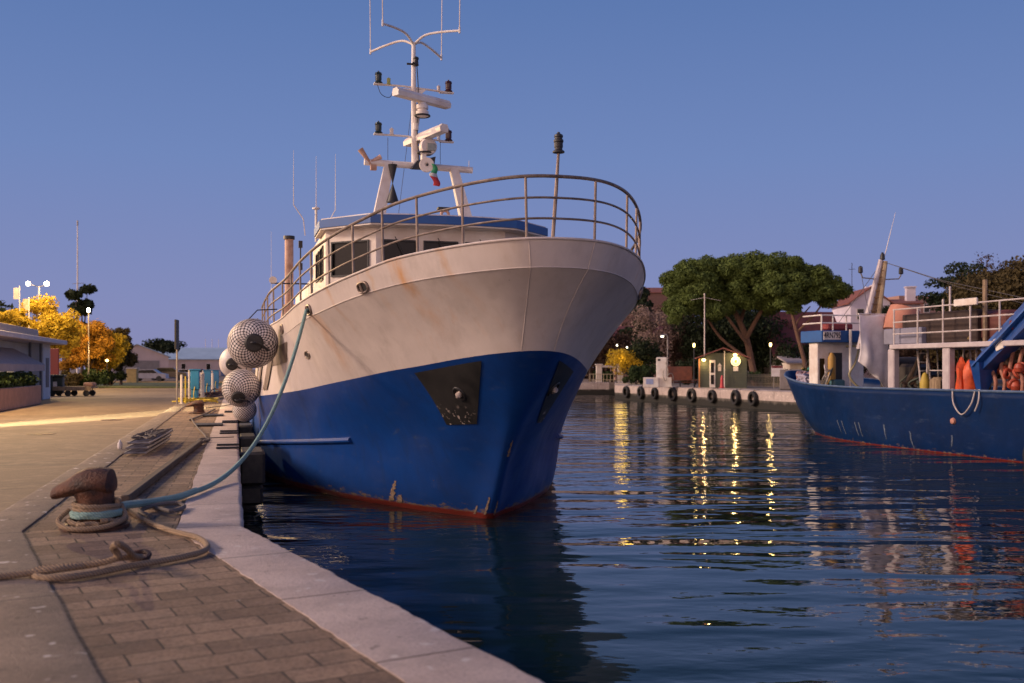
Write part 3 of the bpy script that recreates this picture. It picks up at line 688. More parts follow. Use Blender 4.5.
for side in (-1,1):
    for p,q in ((.33,4.30),(.445,4.36),(.565,4.4)): chock(side,p,q)
def patch(side, corners, m, nm, nu=10, nv=10, off=.012, th=.0, label=None):
    """plate following the shell; corners (p,q) in order: top aft, top fore, low fore, low aft"""
    b_ = MB(); vs = []
    for j in range(nv+1):
        for i in range(nu+1):
            u_, v_ = i/nu, j/nv
            p = (corners[0][0]*(1-u_)+corners[1][0]*u_)*(1-v_)+(corners[3][0]*(1-u_)+corners[2][0]*u_)*v_
            q = (corners[0][1]*(1-u_)+corners[1][1]*u_)*(1-v_)+(corners[3][1]*(1-u_)+corners[2][1]*u_)*v_
            vs.append(surf(side,p,q)+surf_n(side,p,q)*off)
    k = nu+1
    b_.add(vs, [(j*k+i,j*k+i+1,(j+1)*k+i+1,(j+1)*k+i) for j in range(nv) for i in range(nu)])
    o = b_.build(nm, m, ship); return o
def pocket_mat():
    m = bpy.data.materials.new('worn_black_plate'); nt, b, out = nodes(m)
    tc = N(nt, 'ShaderNodeTexCoord').outputs['Object']
    n = noise_(nt, tc, 7.5, 6, .65); s_ = N(nt, 'ShaderNodeSeparateXYZ'); nt.links.new(tc, s_.inputs[0])
    n0 = noise_(nt, tc, 1.3, 5, .6)
    col = ramp_(nt, n0, [(.35,(.012,.012,.013)),(.65,(.035,.033,.032))])
    lowz = ramp_(nt, math_(nt,'MULTIPLY',s_.outputs[2],.3), [(.50,1.0),(.575,.8),(.63,.0)])
    ch = math_(nt,'MULTIPLY', ramp_(nt, n, [(.57,0.0),(.60,1.0)]), lowz)
    col = mix_(nt, ch, col, (.50,.42,.38)); nt.links.new(col, b.inputs['Base Color']); setin(b, Roughness=.5); return m
M_pock = pocket_mat()
patch(-1, [(.285,2.93),(.155,2.95),(.152,2.28),(.215,2.26)], M_pock, 'anchor_plate')
patch(1, [(.22,2.88),(.10,2.93),(.165,2.28),(.19,2.28)], M_pock, 'anchor_plate')
M_rpatch = mat('bare_scraped_steel', (.50,.44,.40), (.20,.13,.10), .6, 9)
for side,p,q in ((-1,.195,2.62),(1,.155,2.66)):
    M = frame_at(side,p,q)
    b_ = MB(); b_.torus((0,0,0), .11, .022, M @ Matrix.Diagonal((1.0,1.15,1,1)) @ Matrix.Translation((0,0,.014)), 24, 8)
    hp = b_.build('hawse_pipe', M_dark, ship)
    b_ = MB(); b_.tube([M@Vector((-.05,.04,.0)),M@Vector((.0,.0,.035)),M@Vector((.06,-.05,.02))],[.03,.06,.04],10); b_.build('anchor_shank', M_rpatch, hp)
# long half-round rubbing strake low on the side
for side in (-1,1):
    b_ = MB(); b_.tube([surf(side, .395+(.66-.395)*i/24, 1.93-.40*i/24)+surf_n(side,.45,1.8)*.02 for i in range(25)], .055, 10); b_.build('rubbing_strake', M_hblue, ship)
    b_ = MB(); b_.tube([surf(side, .50-.12*i/8, 1.62-.02*i)+surf_n(side,.45,1.5)*.0 for i in range(3)], .02, 6)
# draught fittings: small hull opening
M = frame_at(-1,.487,3.52); b_ = MB(); b_.torus((0,0,0), .10, .022, M @ Matrix.Diagonal((1.5,.75,1,1)), 20, 6)
hw = b_.build('hawse_hole', M_steel, ship); b_ = MB(); b_.add([(.15*math.cos(a*math.pi/10),.075*math.sin(a*math.pi/10),.006) for a in range(20)],[tuple(range(20))],M); b_.build('opening', M_dark, hw, smooth=False)
for p in (.60,.66): patch(-1, [(p+.02,3.9),(p,3.9),(p,3.1),(p+.02,3.1)], M_steel, 'side_fender_board', 2, 6, .03)
patch(-1, [(.60,3.86),(.545,3.86),(.545,3.52),(.60,3.52)], M_steel, 'side_vent', 2, 4, .012)
# scrapes and rust runs with a shape of their own
def scrape(side, p, q0, q1, wd, m, seed):
    r = random.Random(seed); b_ = MB(); n = 14; vs = []
    for i in range(n+1):
        t = i/n; q = q0+(q1-q0)*t; ww = wd*(.35+r.random()*.8)*(1-.5*t); pc = p+r.uniform(-.25,.25)*wd
        for dp in (-ww,0,ww): vs.append(surf(side,pc+dp,q)+surf_n(side,pc,q)*.005)
    b_.add(vs, [(3*i+j,3*i+j+1,3*i+j+4,3*i+j+3) for i in range(n) for j in (0,1)]); return b_.build('paint_scrape', m, ship)
M_scr = mat('scraped_primer', (.30,.22,.16), (.17,.10,.06), .75, 14)
scrape(-1,.30,1.10,1.42,.006,M_scr,1); scrape(-1,.285,1.09,1.22,.007,M_scr,2); scrape(-1,.055,1.07,1.35,.012,M_scr,3); scrape(1,.025,1.07,1.30,.012,M_scr,4); scrape(1,.02,1.9,2.10,.016,M_scr,5); scrape(-1,.11,1.06,1.2,.006,M_scr,6)
# net-covered fenders hanging over the side
def netmat():
    m = bpy.data.materials.new('netted_white_fender'); nt, b, out = nodes(m)
    uv = N(nt,'ShaderNodeUVMap').outputs[0]
    v = N(nt,'ShaderNodeTexVoronoi', feature='F1', voronoi_dimensions='2D'); setin(v, Scale=1.0, Randomness=0.0)
    wn = N(nt,'ShaderNodeTexNoise'); setin(wn, Scale=3.5, Detail=3.0); nt.links.new(uv, wn.inputs['Vector'])
    ws = N(nt,'ShaderNodeVectorMath', operation='SCALE'); nt.links.new(wn.outputs[1], ws.inputs[0]); ws.inputs['Scale'].default_value = .055
    wa = N(nt,'ShaderNodeVectorMath', operation='ADD'); nt.links.new(uv, wa.inputs[0]); nt.links.new(ws.outputs[0], wa.inputs[1])
    nt.links.new(mapping_(nt, wa.outputs[0], (36,22,1), (0,0,R(45))), v.inputs['Vector'])
    n = noise_(nt, N(nt,'ShaderNodeTexCoord').outputs['Object'], 2.5, 5)
    base_ = ramp_(nt, n, [(.32,(.34,.27,.23)),(.50,(.66,.60,.56)),(.68,(.80,.75,.71))])
    f = ramp_(nt, v.outputs['Distance'], [(.36,0.0),(.48,1.0)])
    col = mix_(nt, f, base_, (.035,.03,.035)); nt.links.new(col, b.inputs['Base Color']); setin(b, Roughness=.6)
    bump_(nt, b, f, .5, .01); return m
M_net = netmat(); M_ball = mat('plain_white_fender', (.68,.64,.62), (.50,.44,.41), .5, 3)
def ball_fender(x, y, z, r, m, label, face=(0,-1,-.1)):
    t = thing('ball_fender', label, 'fender', (x,y,z), 0, 'round fenders between the vessel and the quay')
    n = 36; k = 22; vs = []; uvs = {}
    b_ = MB(); q = Vector(face).normalized().to_track_quat('Z','Y').to_matrix().to_4x4()
    for i in range(k+1):
        th = math.pi*i/k
        for j in range(n+1):
            a = 2*math.pi*j/n; vs.append((r*math.sin(th)*math.cos(a), r*math.sin(th)*math.sin(a), r*1.04*math.cos(th)))
    b_.add(vs, [(i*(n+1)+j, i*(n+1)+j+1, (i+1)*(n+1)+j+1, (i+1)*(n+1)+j) for i in range(k) for j in range(n)], q)
    o = b_.build('ball', m, t)
    uvl = o.data.uv_layers.new(name='UVMap')
    for pl in o.data.polygons:
        for li in pl.loop_indices:
            vi = o.data.loops[li].vertex_index; uvl.data[li].uv = ((vi%(n+1))/n, (vi//(n+1))/k)
    fix_normals(o); o.data.shade_smooth()
    b_ = MB(); b_.lathe([(r*.36,r*.955),(r*.37,r*1.0),(r*.30,r*1.07),(r*.1,r*1.09)], q, 20); b_.build('end_cap', M_black, t)
    b_ = MB(); b_.torus((0,0,0), r*.13, r*.035, q @ Matrix.Translation((0,0,r*1.18)) @ rotm('X',90), 14, 6); b_.tube([q@Vector((0,0,r*1.25)), q@Vector((r*.25,-r*.05,r*1.15)) , q@Vector((r*.55,-r*.3,r*.95))], r*.05, 6); b_.build('shackle', M_dark, t)
    return t
def sw(L, s_, z):  # ship-local to world
    c_, n_ = math.cos(ROT), math.sin(ROT); return (-.39+L*c_-s_*n_, 17.9+L*n_+s_*c_, z-1.2)
ball_fender(*sw(-4.02,5.35,3.24), .55, M_net, 'big net covered ball fender hanging highest beside the white bow', (.30,-1,0))
ball_fender(*sw(-4.25,8.5,2.20), .47, M_net, 'netted ball fender hanging low just above the quay edge with a black shackled end', (0.1,-1,-.55))
ball_fender(*sw(-4.36,11.2,2.85), .46, M_ball, 'plain pale ball fender half hidden behind the two netted ones')
ball_fender(*sw(-4.16,9.6,1.62), .31, M_net, 'small netted ball fender squeezed under the low netted one', (0,0,1))
for k, (L_, s_, zt, zb) in enumerate(((-3.5,5.35,4.0,3.75),(-3.85,8.6,3.95,2.6),(-3.87,11.2,3.95,3.2))):
    b_ = MB(); b_.tube([sw(L_,s_,zt), sw((L_-4.15)/2-.1,s_,(zt+zb)/2+.1), sw(-4.13,s_,zb)], .014, 6)
    tag(b_.build('fender_rope', M_dark), ['short dark rope holding the highest netted fender at the rail','dark rope holding the low netted fender','dark rope holding the plain fender behind'][k], 'rope', 'ropes of the round fenders')

# black rubber dock fenders on the quay wall
for k, (Yd, ln, pr, zb) in enumerate(((19.0,1.3,.46,-1.05),(23.2,1.3,.40,-.95),(27.6,1.3,.40,-.95),(34,1.3,.4,-.95))):
    t_ = (Yd-E0.y)/UY; c_ = E0+U*t_
    t = thing('dock_fender', ['nearest square black rubber fender block bolted to the quay wall by the blue hull','second black rubber block on the quay wall, behind the nearest one','third black rubber block on the quay wall below the netted ball','farthest black rubber block on the quay wall'][k], 'dock fender', tuple(c_), ROT, 'rubber blocks on the quay wall')
    b_ = MB(); b_.box((pr/2+.01,0,-.36),(pr,ln,.62),bev=.05); b_.box((pr/2-.01,.0,-.86),(pr-.04,ln-.05,.36),bev=.05); b_.build('rubber_block', M_black, t)
    b_ = MB(); b_.box((-.20,-ln*.3,.022),(.42,.10,.035),bev=.008); b_.build('fixing_strap', M_dark, t, smooth=False)
    b_ = MB(); b_.box((-.20,ln*.3,.022),(.42,.10,.035),bev=.008); b_.build('fixing_strap', M_dark, t, smooth=False)
for k, (Yd, off, ln) in enumerate(((26.3,-.72,.70),(31.5,-.72,.62))):
    c_ = E0+U*((Yd-E0.y)/UY)
    b_ = MB(); b_.box((0,0,.02),(ln,.85,.04),bev=.012)
    o = b_.build('cable_mat', M_black); o.location = (c_.x+NX*off, c_.y+NY*off, .004); o.rotation_euler = (0,0,ROT)
    tag(o, ['black rubber strip lying across the pale coping, nearer one','black rubber strip lying across the pale coping, farther one'][k], 'rubber strip', 'rubber strips across the coping')

# ------------------------------------------------------------------ bollards, ropes on the quay
M_bol = mat('rusty_cast_iron', (.13,.048,.022), (.022,.012,.010), .6, 7, .15, bump=1.0, bdist=.02)
def bollard(loc, rz, label):
    t = thing('bollard', label, 'bollard', loc, rz, 'cast iron mooring bollards')
    b_ = MB(); b_.lathe([(.31,0),(.31,.03),(.24,.045),(.19,.06)], None, 28); b_.build('base_plate', M_bol, t)
    b_ = MB()
    pts = [(.02,0,.04),(.02,0,.15),(.01,0,.27),(-.01,0,.36)]; rs = [.185,.165,.165,.185]
    b_.tube([Vector(p) for p in pts], rs, 26)
    b_.build('post', M_bol, t)
    # horn-shaped head leaning towards the land
    b_ = MB(); prof = [(.185,.385,.015,.02),(.178,.395,.10,.10),(.15,.405,.165,.145),(.06,.41,.19,.16),(-.06,.405,.185,.16),(-.15,.388,.168,.138),(-.22,.362,.145,.112),(-.29,.338,.118,.095),(-.34,.322,.10,.085),(-.375,.312,.08,.07),(-.392,.308,.05,.045),(-.40,.305,.01,.01)]
    n = 24; vs = []
    for x, z, ry, rz_ in prof:
        for j in range(n):
            a = 2*math.pi*j/n; s2 = math.sin(a); vs.append((x, ry*math.cos(a), z+rz_*(s2 if s2 > 0 else s2*.62)))
    b_.add(vs, [(i*n+j,(i+1)*n+j,(i+1)*n+(j+1)%n,i*n+(j+1)%n) for i in range(len(prof)-1) for j in range(n)]+[tuple(range(n)), tuple(range(len(prof)*n-1,len(prof)*n-n-1,-1))])
    h = b_.build('head', M_bol, t); fix_normals(h); h.data.shade_smooth()
    return t
BP = Vector((-3.93,9.42,0))
bollard(tuple(BP), R(4), 'rusty horn shaped bollard in the foreground wrapped with beige and green rope')
bollard((-10.35,33.0,0), R(8), 'small looking rusty bollard farther down the quay near the blue pedestals').scale = (1.0,1.0,.78)
M_rope = None
def ropemat(name, c, c2, sc=55):
    m = bpy.data.materials.new(name); nt, b, out = nodes(m)
    pos = N(nt,'ShaderNodeNewGeometry').outputs['Position']
    wv = N(nt,'ShaderNodeTexWave', wave_type='BANDS', bands_direction='DIAGONAL'); setin(wv, Scale=sc*.32, Distortion=2.5, Detail=2.0); nt.links.new(pos, wv.inputs['Vector'])
    n = noise_(nt, pos, 6, 5, .6)
    col = mix_(nt, math_(nt,'MULTIPLY',wv.outputs['Fac'],.6), c2, c); col = mix_(nt, ramp_(nt,n,[(.35,.5),(.6,0.0)]), col, tuple(x*.5 for x in c))
    nt.links.new(col, b.inputs['Base Color']); setin(b, Roughness=.9); bump_(nt, b, wv.outputs['Fac'], .6, .01); return m
M_beige = ropemat('beige_rope', (.42,.30,.19), (.20,.14,.09)); M_teal = ropemat('teal_rope', (.34,.50,.46), (.16,.29,.27)); M_grey = ropemat('grey_rope', (.22,.19,.17), (.12,.10,.09))
def ring_pts(c, r, z, a0, a1, n=30, dz=0, jr=.0, sd=0):
    rr = random.Random(sd); return [Vector((c.x+(r+rr.uniform(-jr,jr))*math.cos(R(a0+(a1-a0)*i/n)), c.y+(r+rr.uniform(-jr,jr))*math.sin(R(a0+(a1-a0)*i/n)), z+dz*i/n+rr.uniform(-jr,jr)*.5)) for i in range(n+1)]
def twisted(pts, r, m_, nm='mooring_rope'):
    b_ = MB(); b_.tube(pts, r, 8); return b_.build(nm, m_)
BC = BP+Vector((.02,0,0))
b_ = MB()
b_.tube(ring_pts(BC,.195,.245,0,1080,90,-.115,.006,3), .024, 8)
b_.tube(ring_pts(BC,.25,.085,-60,300,36,-.02,.02,5), .024, 8)
b_.tube(spline([BP+Vector((-.22,-.05,.17)),BP+Vector((-.27,-.16,.09)),BP+Vector((-.16,-.27,.04)),BP+Vector((.02,-.31,.03)),BP+Vector((.22,-.24,.05)),BP+Vector((.30,-.05,.10)),BP+Vector((.21,.10,.2))],6), .024, 8)
# running along the paving to the left and back in a slack bight
g0 = [(126,509),(146,521),(172,531),(196,537),(207,545),(203,551),(185,556),(160,561),(130,566),(95,573),(60,578),(38,577),(33,573)]
pts = [BP+Vector((.2,.02,.16))]+[gp(x,y,.03) for x,y in g0]+[gp(42,569,.05),gp(75,566,.07),gp(105,562,.09),gp(118,556,.13),gp(113,548,.20),gp(118,544,.25),gp(126,548,.18),gp(134,556,.07),gp(141,557,.04)]
b_.tube(spline(pts,7), .025, 8)
b_.tube(spline([gp(134,557,.06),gp(118,558,.08),gp(95,564,.07),gp(60,569,.07),gp(30,573,.05),gp(-10,578,.035),gp(-60,584,.035)],7), .025, 8)
tag(b_.build('mooring_rope', M_beige), 'loose beige rope wound on the front bollard and looping over the paving to the left', 'rope')
b_ = MB(); b_.tube(ring_pts(BC,.215,.115,20,740,60,.04,.008,9), .026, 8)
tip = Vector((-.39,17.9,-1.2))+Matrix.Rotation(ROT,4,'Z').to_3x3() @ (surf(-1,.445,4.36)+surf_n(-1,.445,4.36)*.06)
gc = gp(196,491,.05)
line = [tip+Vector((.15,.1,.05)), tip]
for i in range(1,40):
    t = i/40; p = tip.lerp(gc,t); p.z -= .80*4*t*(1-t)*(1-.15*t); p.z = max(p.z, .035); line.append(p)
line += spline([gc, gp(180,497,.04), gp(160,501,.05), gp(140,504,.10), gp(124,506,.16), BP+Vector((.2,.05,.16))],5)
b_.tube(line, .032, 8)
b_.tube([line[-28+i]+Vector((0,0,.006)) for i in range(2,27)], .04, 8)
tag(b_.build('mooring_rope', M_teal), 'teal mooring rope running from the vessel side down to the front bollard', 'rope')
b_ = MB(); b_.tube(spline([gp(128,503,.03),gp(142,501,.05),gp(150,506,.03),gp(170,511,.04),gp(184,507,.03),gp(176,503,.06),gp(156,505,.06),gp(140,511,.03),gp(150,516,.03)],6), .024, 8)
tag(b_.build('rope_tangle', M_grey), 'small grey brown tangle of rope lying behind the front bollard', 'rope')
b_ = MB(); b_.torus(gp(140,556,.03), .07, .02, rotm('X',20), 16, 6)
tag(b_.build('iron_ring', M_bol), 'rusty iron ring half under the beige rope loop', 'mooring ring')
# long dark timber along the paving and its rope
a_ = gp(125,501,.03); c_ = gp(200,443,.03); v_ = c_-a_
b_ = MB(); b_.box(((a_+c_)/2+Vector((0,0,.02))), (.10,v_.length,.09), (0,0,math.atan2(v_.y,v_.x)-math.pi/2), bev=.012)
tag(b_.build('timber_beam', mat('old_grey_timber',(.13,.095,.07),(.06,.045,.035),.85,5,stretch=(5,.6,5))), 'long dark timber beam lying lengthwise on the paving blocks', 'beam')
b_ = MB(); b_.tube(spline([gp(201,443,.05),gp(206,438,.04),gp(203,433,.04),gp(197,427,.04),gp(190,417,.04)],5), .02, 6); b_.torus(gp(204,440,.05), .10, .03, rotm('X',10), 14, 6); b_.tube([gp(205,438,.04),gp(234,437,.05)], .012, 6)
tag(b_.build('rope_tangle', M_grey), 'thin grey rope knotted at the far end of the timber beam', 'rope')
b_ = MB(); b_.tube(spline([gp(205,408,.04),gp(222,406,.05),gp(234,404,.06)],5), .02, 6); b_.tube(spline([gp(190,420,.03),gp(207,413,.05),gp(215,409,.04)],5), .03, 6)
tag(b_.build('mooring_rope', M_grey), 'grey rope stretched behind the far bollard towards the quay edge', 'rope')
# stack of steel lattice frames
M_galv = mat('galvanised_steel', (.34,.31,.29), (.20,.18,.17), .5, 8, .4)
fc = gp(149,448,0)
t = thing('lattice_frame', 'bundle of grey steel lattice frames lying on the paving by the kerb', 'steel frames', tuple(fc), ROT-.05)
for k in range(3):
    b_ = MB(); z = .05+.085*k; xo = .03*k; h = 1.75
    for x in (-.17,.17): b_.tube([(x+xo,-h,z),(x+xo,h,z)], .02, 6)
    for i in range(13):
        y = -h+2*h*i/12; b_.tube([(-.17+xo,y,z),(.17+xo,y,z)], .014, 5)
        if i < 12: b_.tube([(-.17+xo,y,z),(.17+xo,y+2*h/12,z+.04)], .012, 5)
    b_.build('frame', M_galv, t)
b_ = MB(); r_ = random.Random(4)
for i in range(9): b_.tube(spline([(r_.uniform(-.2,.25),r_.uniform(-1.6,1.6),.28) for _ in range(4)],4), .016, 5)
b_.build('lashing', M_grey, t)
lc = gp(120,449,.02)
b_ = MB(); b_.lathe([(.035,0),(.045,.02),(.045,.10),(.02,.14),(.02,.17)], Matrix.Translation(lc), 10)
tag(b_.build('discarded_bottle', M_whitep), 'small white discarded bottle standing on the kerb left of the lattice frames', 'bottle')

# ------------------------------------------------------------------ quay furniture beyond
def post(px, Y, h, r, m, nm, label, cat, group=None):
    x, y = at(px, Y); b_ = MB(); b_.lathe([(r*2.0,0),(r*2.0,.02),(r,.03),(r,h-.01),(r*.6,h)], Matrix.Translation((x,y,0)), 10)
    o = b_.build(nm, m); return tag(o, label, cat, group)
x, y = at(177, 40.5)
t = thing('sign_post', 'tall grey post with a dark sign seen edge on, beside the blue pedestals', 'sign post', (x,y,0), R(8))
b_ = MB(); b_.tube([(0,0,0),(0,0,3.45)], .038, 8); b_.lathe([(.12,0),(.12,.02)], None, 12); b_.build('post', M_galv, t)
b_ = MB(); b_.box((0,-.05,2.85),(.075,.60,1.2),bev=.01); b_.build('sign_plate', M_dark, t, smooth=False)
M_ped = mat('bright_blue_pedestal', (.02,.22,.45), (.015,.15,.33), .45, 2)
M_yel = mat('yellow_hose', (.62,.50,.04), (.45,.32,.03), .5, 4)
for k, (px, Y, h, lb) in enumerate(((195,43,1.40,'nearest and tallest blue service pedestal on the quay'),(207.5,54,1.36,'second blue service pedestal on the quay, between the nearest and the smallest'),(216,64,1.33,'smallest looking blue service pedestal, nearest the ball fenders'))):
    x, y = at(px, Y); t = thing('service_pedestal', lb, 'pedestal', (x,y,0), ROT, 'blue pedestals along the quay')
    b_ = MB(); b_.box((0,0,.7*h),(.36,.30,.60*h),bev=.03); b_.box((0,0,.2*h),(.30,.22,.4*h),bev=.02); b_.build('cabinet', M_ped, t)
    b_ = MB(); b_.box((-.24,-.02,h*.5),(.06,.2,h),bev=.01); b_.build('side_panel', M_whitep, t)
    b_ = MB(); b_.box((0,0,h+.02),(.48,.36,.05),bev=.02); b_.build('cap', M_ped, t)
    b_ = MB(); b_.tube(spline([(.0,-.17,h*.5),(-.05,-.25,h*.25),(.0,-.24,.05),(.12,-.3,.03)],5), .02, 6); b_.build('hose_tail', M_yel, t)
for k, (px, Y, h, r, m_, lb) in enumerate(((181.5,41.5,1.22,.05,M_whitep,'white post with pale green side next to the sign post'),(185.5,42,1.15,.03,M_yel,'thin yellow post between the white post and the first pedestal'),(202.5,43.5,1.30,.085,M_cream,'thick cream post right of the first blue pedestal'),(212.5,56,1.22,.07,M_cream,'cream post right of the second blue pedestal'))):
    post(px, Y, h, r, m_, 'quay_post', lb, 'post', 'short posts along the quay')
for k, (px, py, lb) in enumerate(((187,403,'heap of yellow hose at the foot of the white post'),(206,403,'heap of yellow hose at the foot of the cream post'))):
    c_ = gp(px, py); b_ = MB(); r_ = random.Random(k); pts = [c_+Vector((.55*math.cos(a*.7+r_.uniform(-.3,.3))*(.6+.4*r_.random()), .9*math.sin(a*.7)*(.5+.5*r_.random()), .04+.012*a*.6)) for a in range(26)]
    b_.tube(spline(pts,4), .03, 6); tag(b_.build('hose_heap', M_yel), lb, 'hose', 'yellow hoses on the quay')
b_ = MB(); r_ = random.Random(12)
for i in range(7):
    c_ = Vector((*at(222,50),0)); b_.tube(spline([c_+Vector((r_.uniform(-.7,.7),r_.uniform(-4,4),.05+r_.uniform(0,.4))) for _ in range(5)],4), .035, 6)
tag(b_.build('net_heap', mat('brown_net',(.17,.09,.07),(.08,.05,.04),.9,8)), 'brown heap of fishing gear lying on the quay beside the blue pedestals', 'fishing gear')

# ------------------------------------------------------------------ left side: kiosk building, carts, trees, lamps, halls
M_bwall = mat('pale_blue_wall', (.48,.55,.64), (.40,.45,.53), .7, 1.2); M_terr = mat('terracotta_planter', (.42,.24,.17), (.30,.17,.12), .8, 3)
M_awn = mat('grey_awning', (.38,.33,.34), (.30,.26,.27), .8, 2); M_red = mat('dark_red_panel', (.16,.02,.02), None, .6, 2)
M_warmwin = mat('lit_window', (.3,.25,.2), None, .4, 2, emit=(1.0,.72,.42), es=.28)
bx, by = at(44, 51)
t = thing('harbour_kiosk', 'low pale blue harbour building with flat roof, awning and lit windows at the left edge', 'building', (bx,by,-.085), ROT)
# local: x towards the water, y away; the facade looks to +x
b_ = MB(); b_.box((-3.6,-9,1.4),(6.0,20,2.8)); wl = b_.build('wall', M_bwall, t, smooth=False)
b_ = MB(); b_.box((-.35,.2,1.4),(.9,2.0,2.8)); b_.build('end_bay', M_bwall, t, smooth=False)
b_ = MB(); b_.box((-3.0,-9,2.92),(7.6,22,.22),bev=.02); b_.build('roof', mat('pale_roof_edge',(.58,.54,.56),(.46,.43,.45),.6,1), t, smooth=False)
b_ = MB(); b_.box((-1.6,-8,3.25),(3.2,13,.45),bev=.02); b_.build('roof_box', mat('roof_sign_board',(.38,.32,.30)), t, smooth=False)
b_ = MB(); b_.box((-2.0,-3,3.6),(1.6,4,.25)); b_.build('lit_sign', mat('amber_light_box',(.4,.25,.05),None,.5,1,emit=(1.0,.50,.06),es=.7), t, smooth=False)
b_ = MB(); b_.add([(-.6,-18,2.5),(.75,-18,1.75),(.75,-4.2,1.75),(-.6,-4.2,2.5),(-.6,-18,2.45),(.73,-18,1.70),(.73,-4.2,1.70),(-.6,-4.2,2.45),(.75,-18,1.45),(.75,-4.2,1.45)], [(0,1,2,3),(7,6,5,4),(0,4,5,1),(3,2,6,7),(1,8,9,2)]); b_.build('awning', M_awn, t, smooth=False)
for i in range(6):
    y_ = -17+2.35*i; b_ = MB(); b_.box((-.58,y_,1.35),(.05,1.8,1.1)); f_ = b_.build('window', M_dark, t, smooth=False)
    b_ = MB(); b_.box((-.545,y_-.42,1.35),(.02,.72,.95)); b_.box((-.545,y_+.42,1.35),(.02,.72,.95)); b_.build('pane', M_warmwin, f_, smooth=False)
b_ = MB(); b_.box((-.56,-2.8,1.15),(.06,1.0,2.1)); b_.build('door', mat('slate_door',(.08,.09,.12)), t, smooth=False)
b_ = MB(); b_.box((.11,.3,1.35),(.03,.8,1.5)); b_.build('shutter', mat('slate_door',(.08,.09,.12)), t, smooth=False)
for y_ in (-1.2,-3.9):
    b_ = MB(); b_.tube([(.05,y_,0),(.05,y_,2.8)], .06, 8); b_.build('column', mat('slate_door',(.08,.09,.12)), t)
x, y = at(24, 44)
x, y = at(9, 39.5)
t = thing('planter', 'long terracotta planter with a clipped dark hedge in front of the pale blue building', 'planter', (x,y,-.085), ROT)
b_ = MB(); b_.box((0,0,.42),(.8,9,.84),bev=.03); b_.build('trough', M_terr, t)

# foliage
def leafmat(name, c, c2, trans=.15):
    m = bpy.data.materials.new(name); nt, b, out = nodes(m)
    tc = N(nt,'ShaderNodeTexCoord').outputs['Object']; n = noise_(nt, tc, 1.1, 5, .7); n2 = noise_(nt, tc, 9, 2, .6)
    col = ramp_(nt, math_(nt,'ADD',math_(nt,'MULTIPLY',n,.6),math_(nt,'MULTIPLY',n2,.4)), [(.36,c2),(.62,c)])
    nt.links.new(col, b.inputs['Base Color']); setin(b, Roughness=.75); b.inputs['Specular IOR Level'].default_value = .2
    tr = N(nt,'ShaderNodeBsdfTranslucent'); nt.links.new(col, tr.inputs[0]); mx = N(nt,'ShaderNodeMixShader'); mx.inputs[0].default_value = trans
    nt.links.new(b.outputs[0], mx.inputs[1]); nt.links.new(tr.outputs[0], mx.inputs[2]); nt.links.new(mx.outputs[0], out.inputs[0]); MATS[name] = m; return m
def leaves(name, blobs, n, size, m, parent, shell_=.55, up=0.0, aspect=.55):
    vol = np.array([b[3]*b[4]*b[5] for b in blobs], float)**.75; pr = vol/vol.sum()
    idx = rng.choice(len(blobs), n, p=pr); B = np.array(blobs, float)[idx]
    d = rng.normal(size=(n,3)); d /= np.linalg.norm(d,axis=1)[:,None]
    rad = shell_+(1-shell_)*rng.random(n)**.6; rad *= 1+.10*rng.normal(size=n)
    P = B[:,:3]+d*B[:,3:6]*rad[:,None]
    nr = d+rng.normal(size=(n,3))*.8; nr[:,2] += up; nr /= np.linalg.norm(nr,axis=1)[:,None]
    a = np.cross(nr, rng.normal(size=(n,3))); a /= np.linalg.norm(a,axis=1)[:,None]; c = np.cross(nr,a)
    s_ = size*(.5+rng.random(n))[:,None]; a = a*s_; c = c*s_*aspect
    V = np.stack([P-a, P-c*.9+a*.1, P+a, P+c],1).reshape(-1,3)
    me = bpy.data.meshes.new(name); me.vertices.add(4*n); me.vertices.foreach_set('co', V.ravel()); me.loops.add(4*n); me.loops.foreach_set('vertex_index', np.arange(4*n,dtype=np.int32))
    me.polygons.add(n); me.polygons.foreach_set('loop_start', np.arange(0,4*n,4,dtype=np.int32)); me.polygons.foreach_set('loop_total', np.full(n,4,dtype=np.int32)); me.materials.append(m); me.update(calc_edges=True)
    o = bpy.data.objects.new(name, me); COL.objects.link(o); o.parent = parent; return o
M_bark = mat('bark', (.11,.07,.05), (.05,.035,.028), .9, 6, stretch=(3,3,.6), bump=.5)
M_barkred = mat('pine_bark', (.17,.095,.065), (.08,.045,.035), .9, 5, stretch=(3,3,.6), bump=.5)
def clumps(cx, cy, cz, rx, ry, rz_, n, r0, r1, seed, flat=1.0, lo=-1.0):
    r = random.Random(seed); out = []
    while len(out) < n:
        d = Vector((r.gauss(0,1),r.gauss(0,1),r.gauss(0,1))).normalized()*(r.random()**.4)
        if d.z < lo: continue
        q = r.uniform(r0,r1); out.append((cx+d.x*rx*.86, cy+d.y*ry*.86, cz+d.z*rz_*.86, q, q, q*flat))
    return out
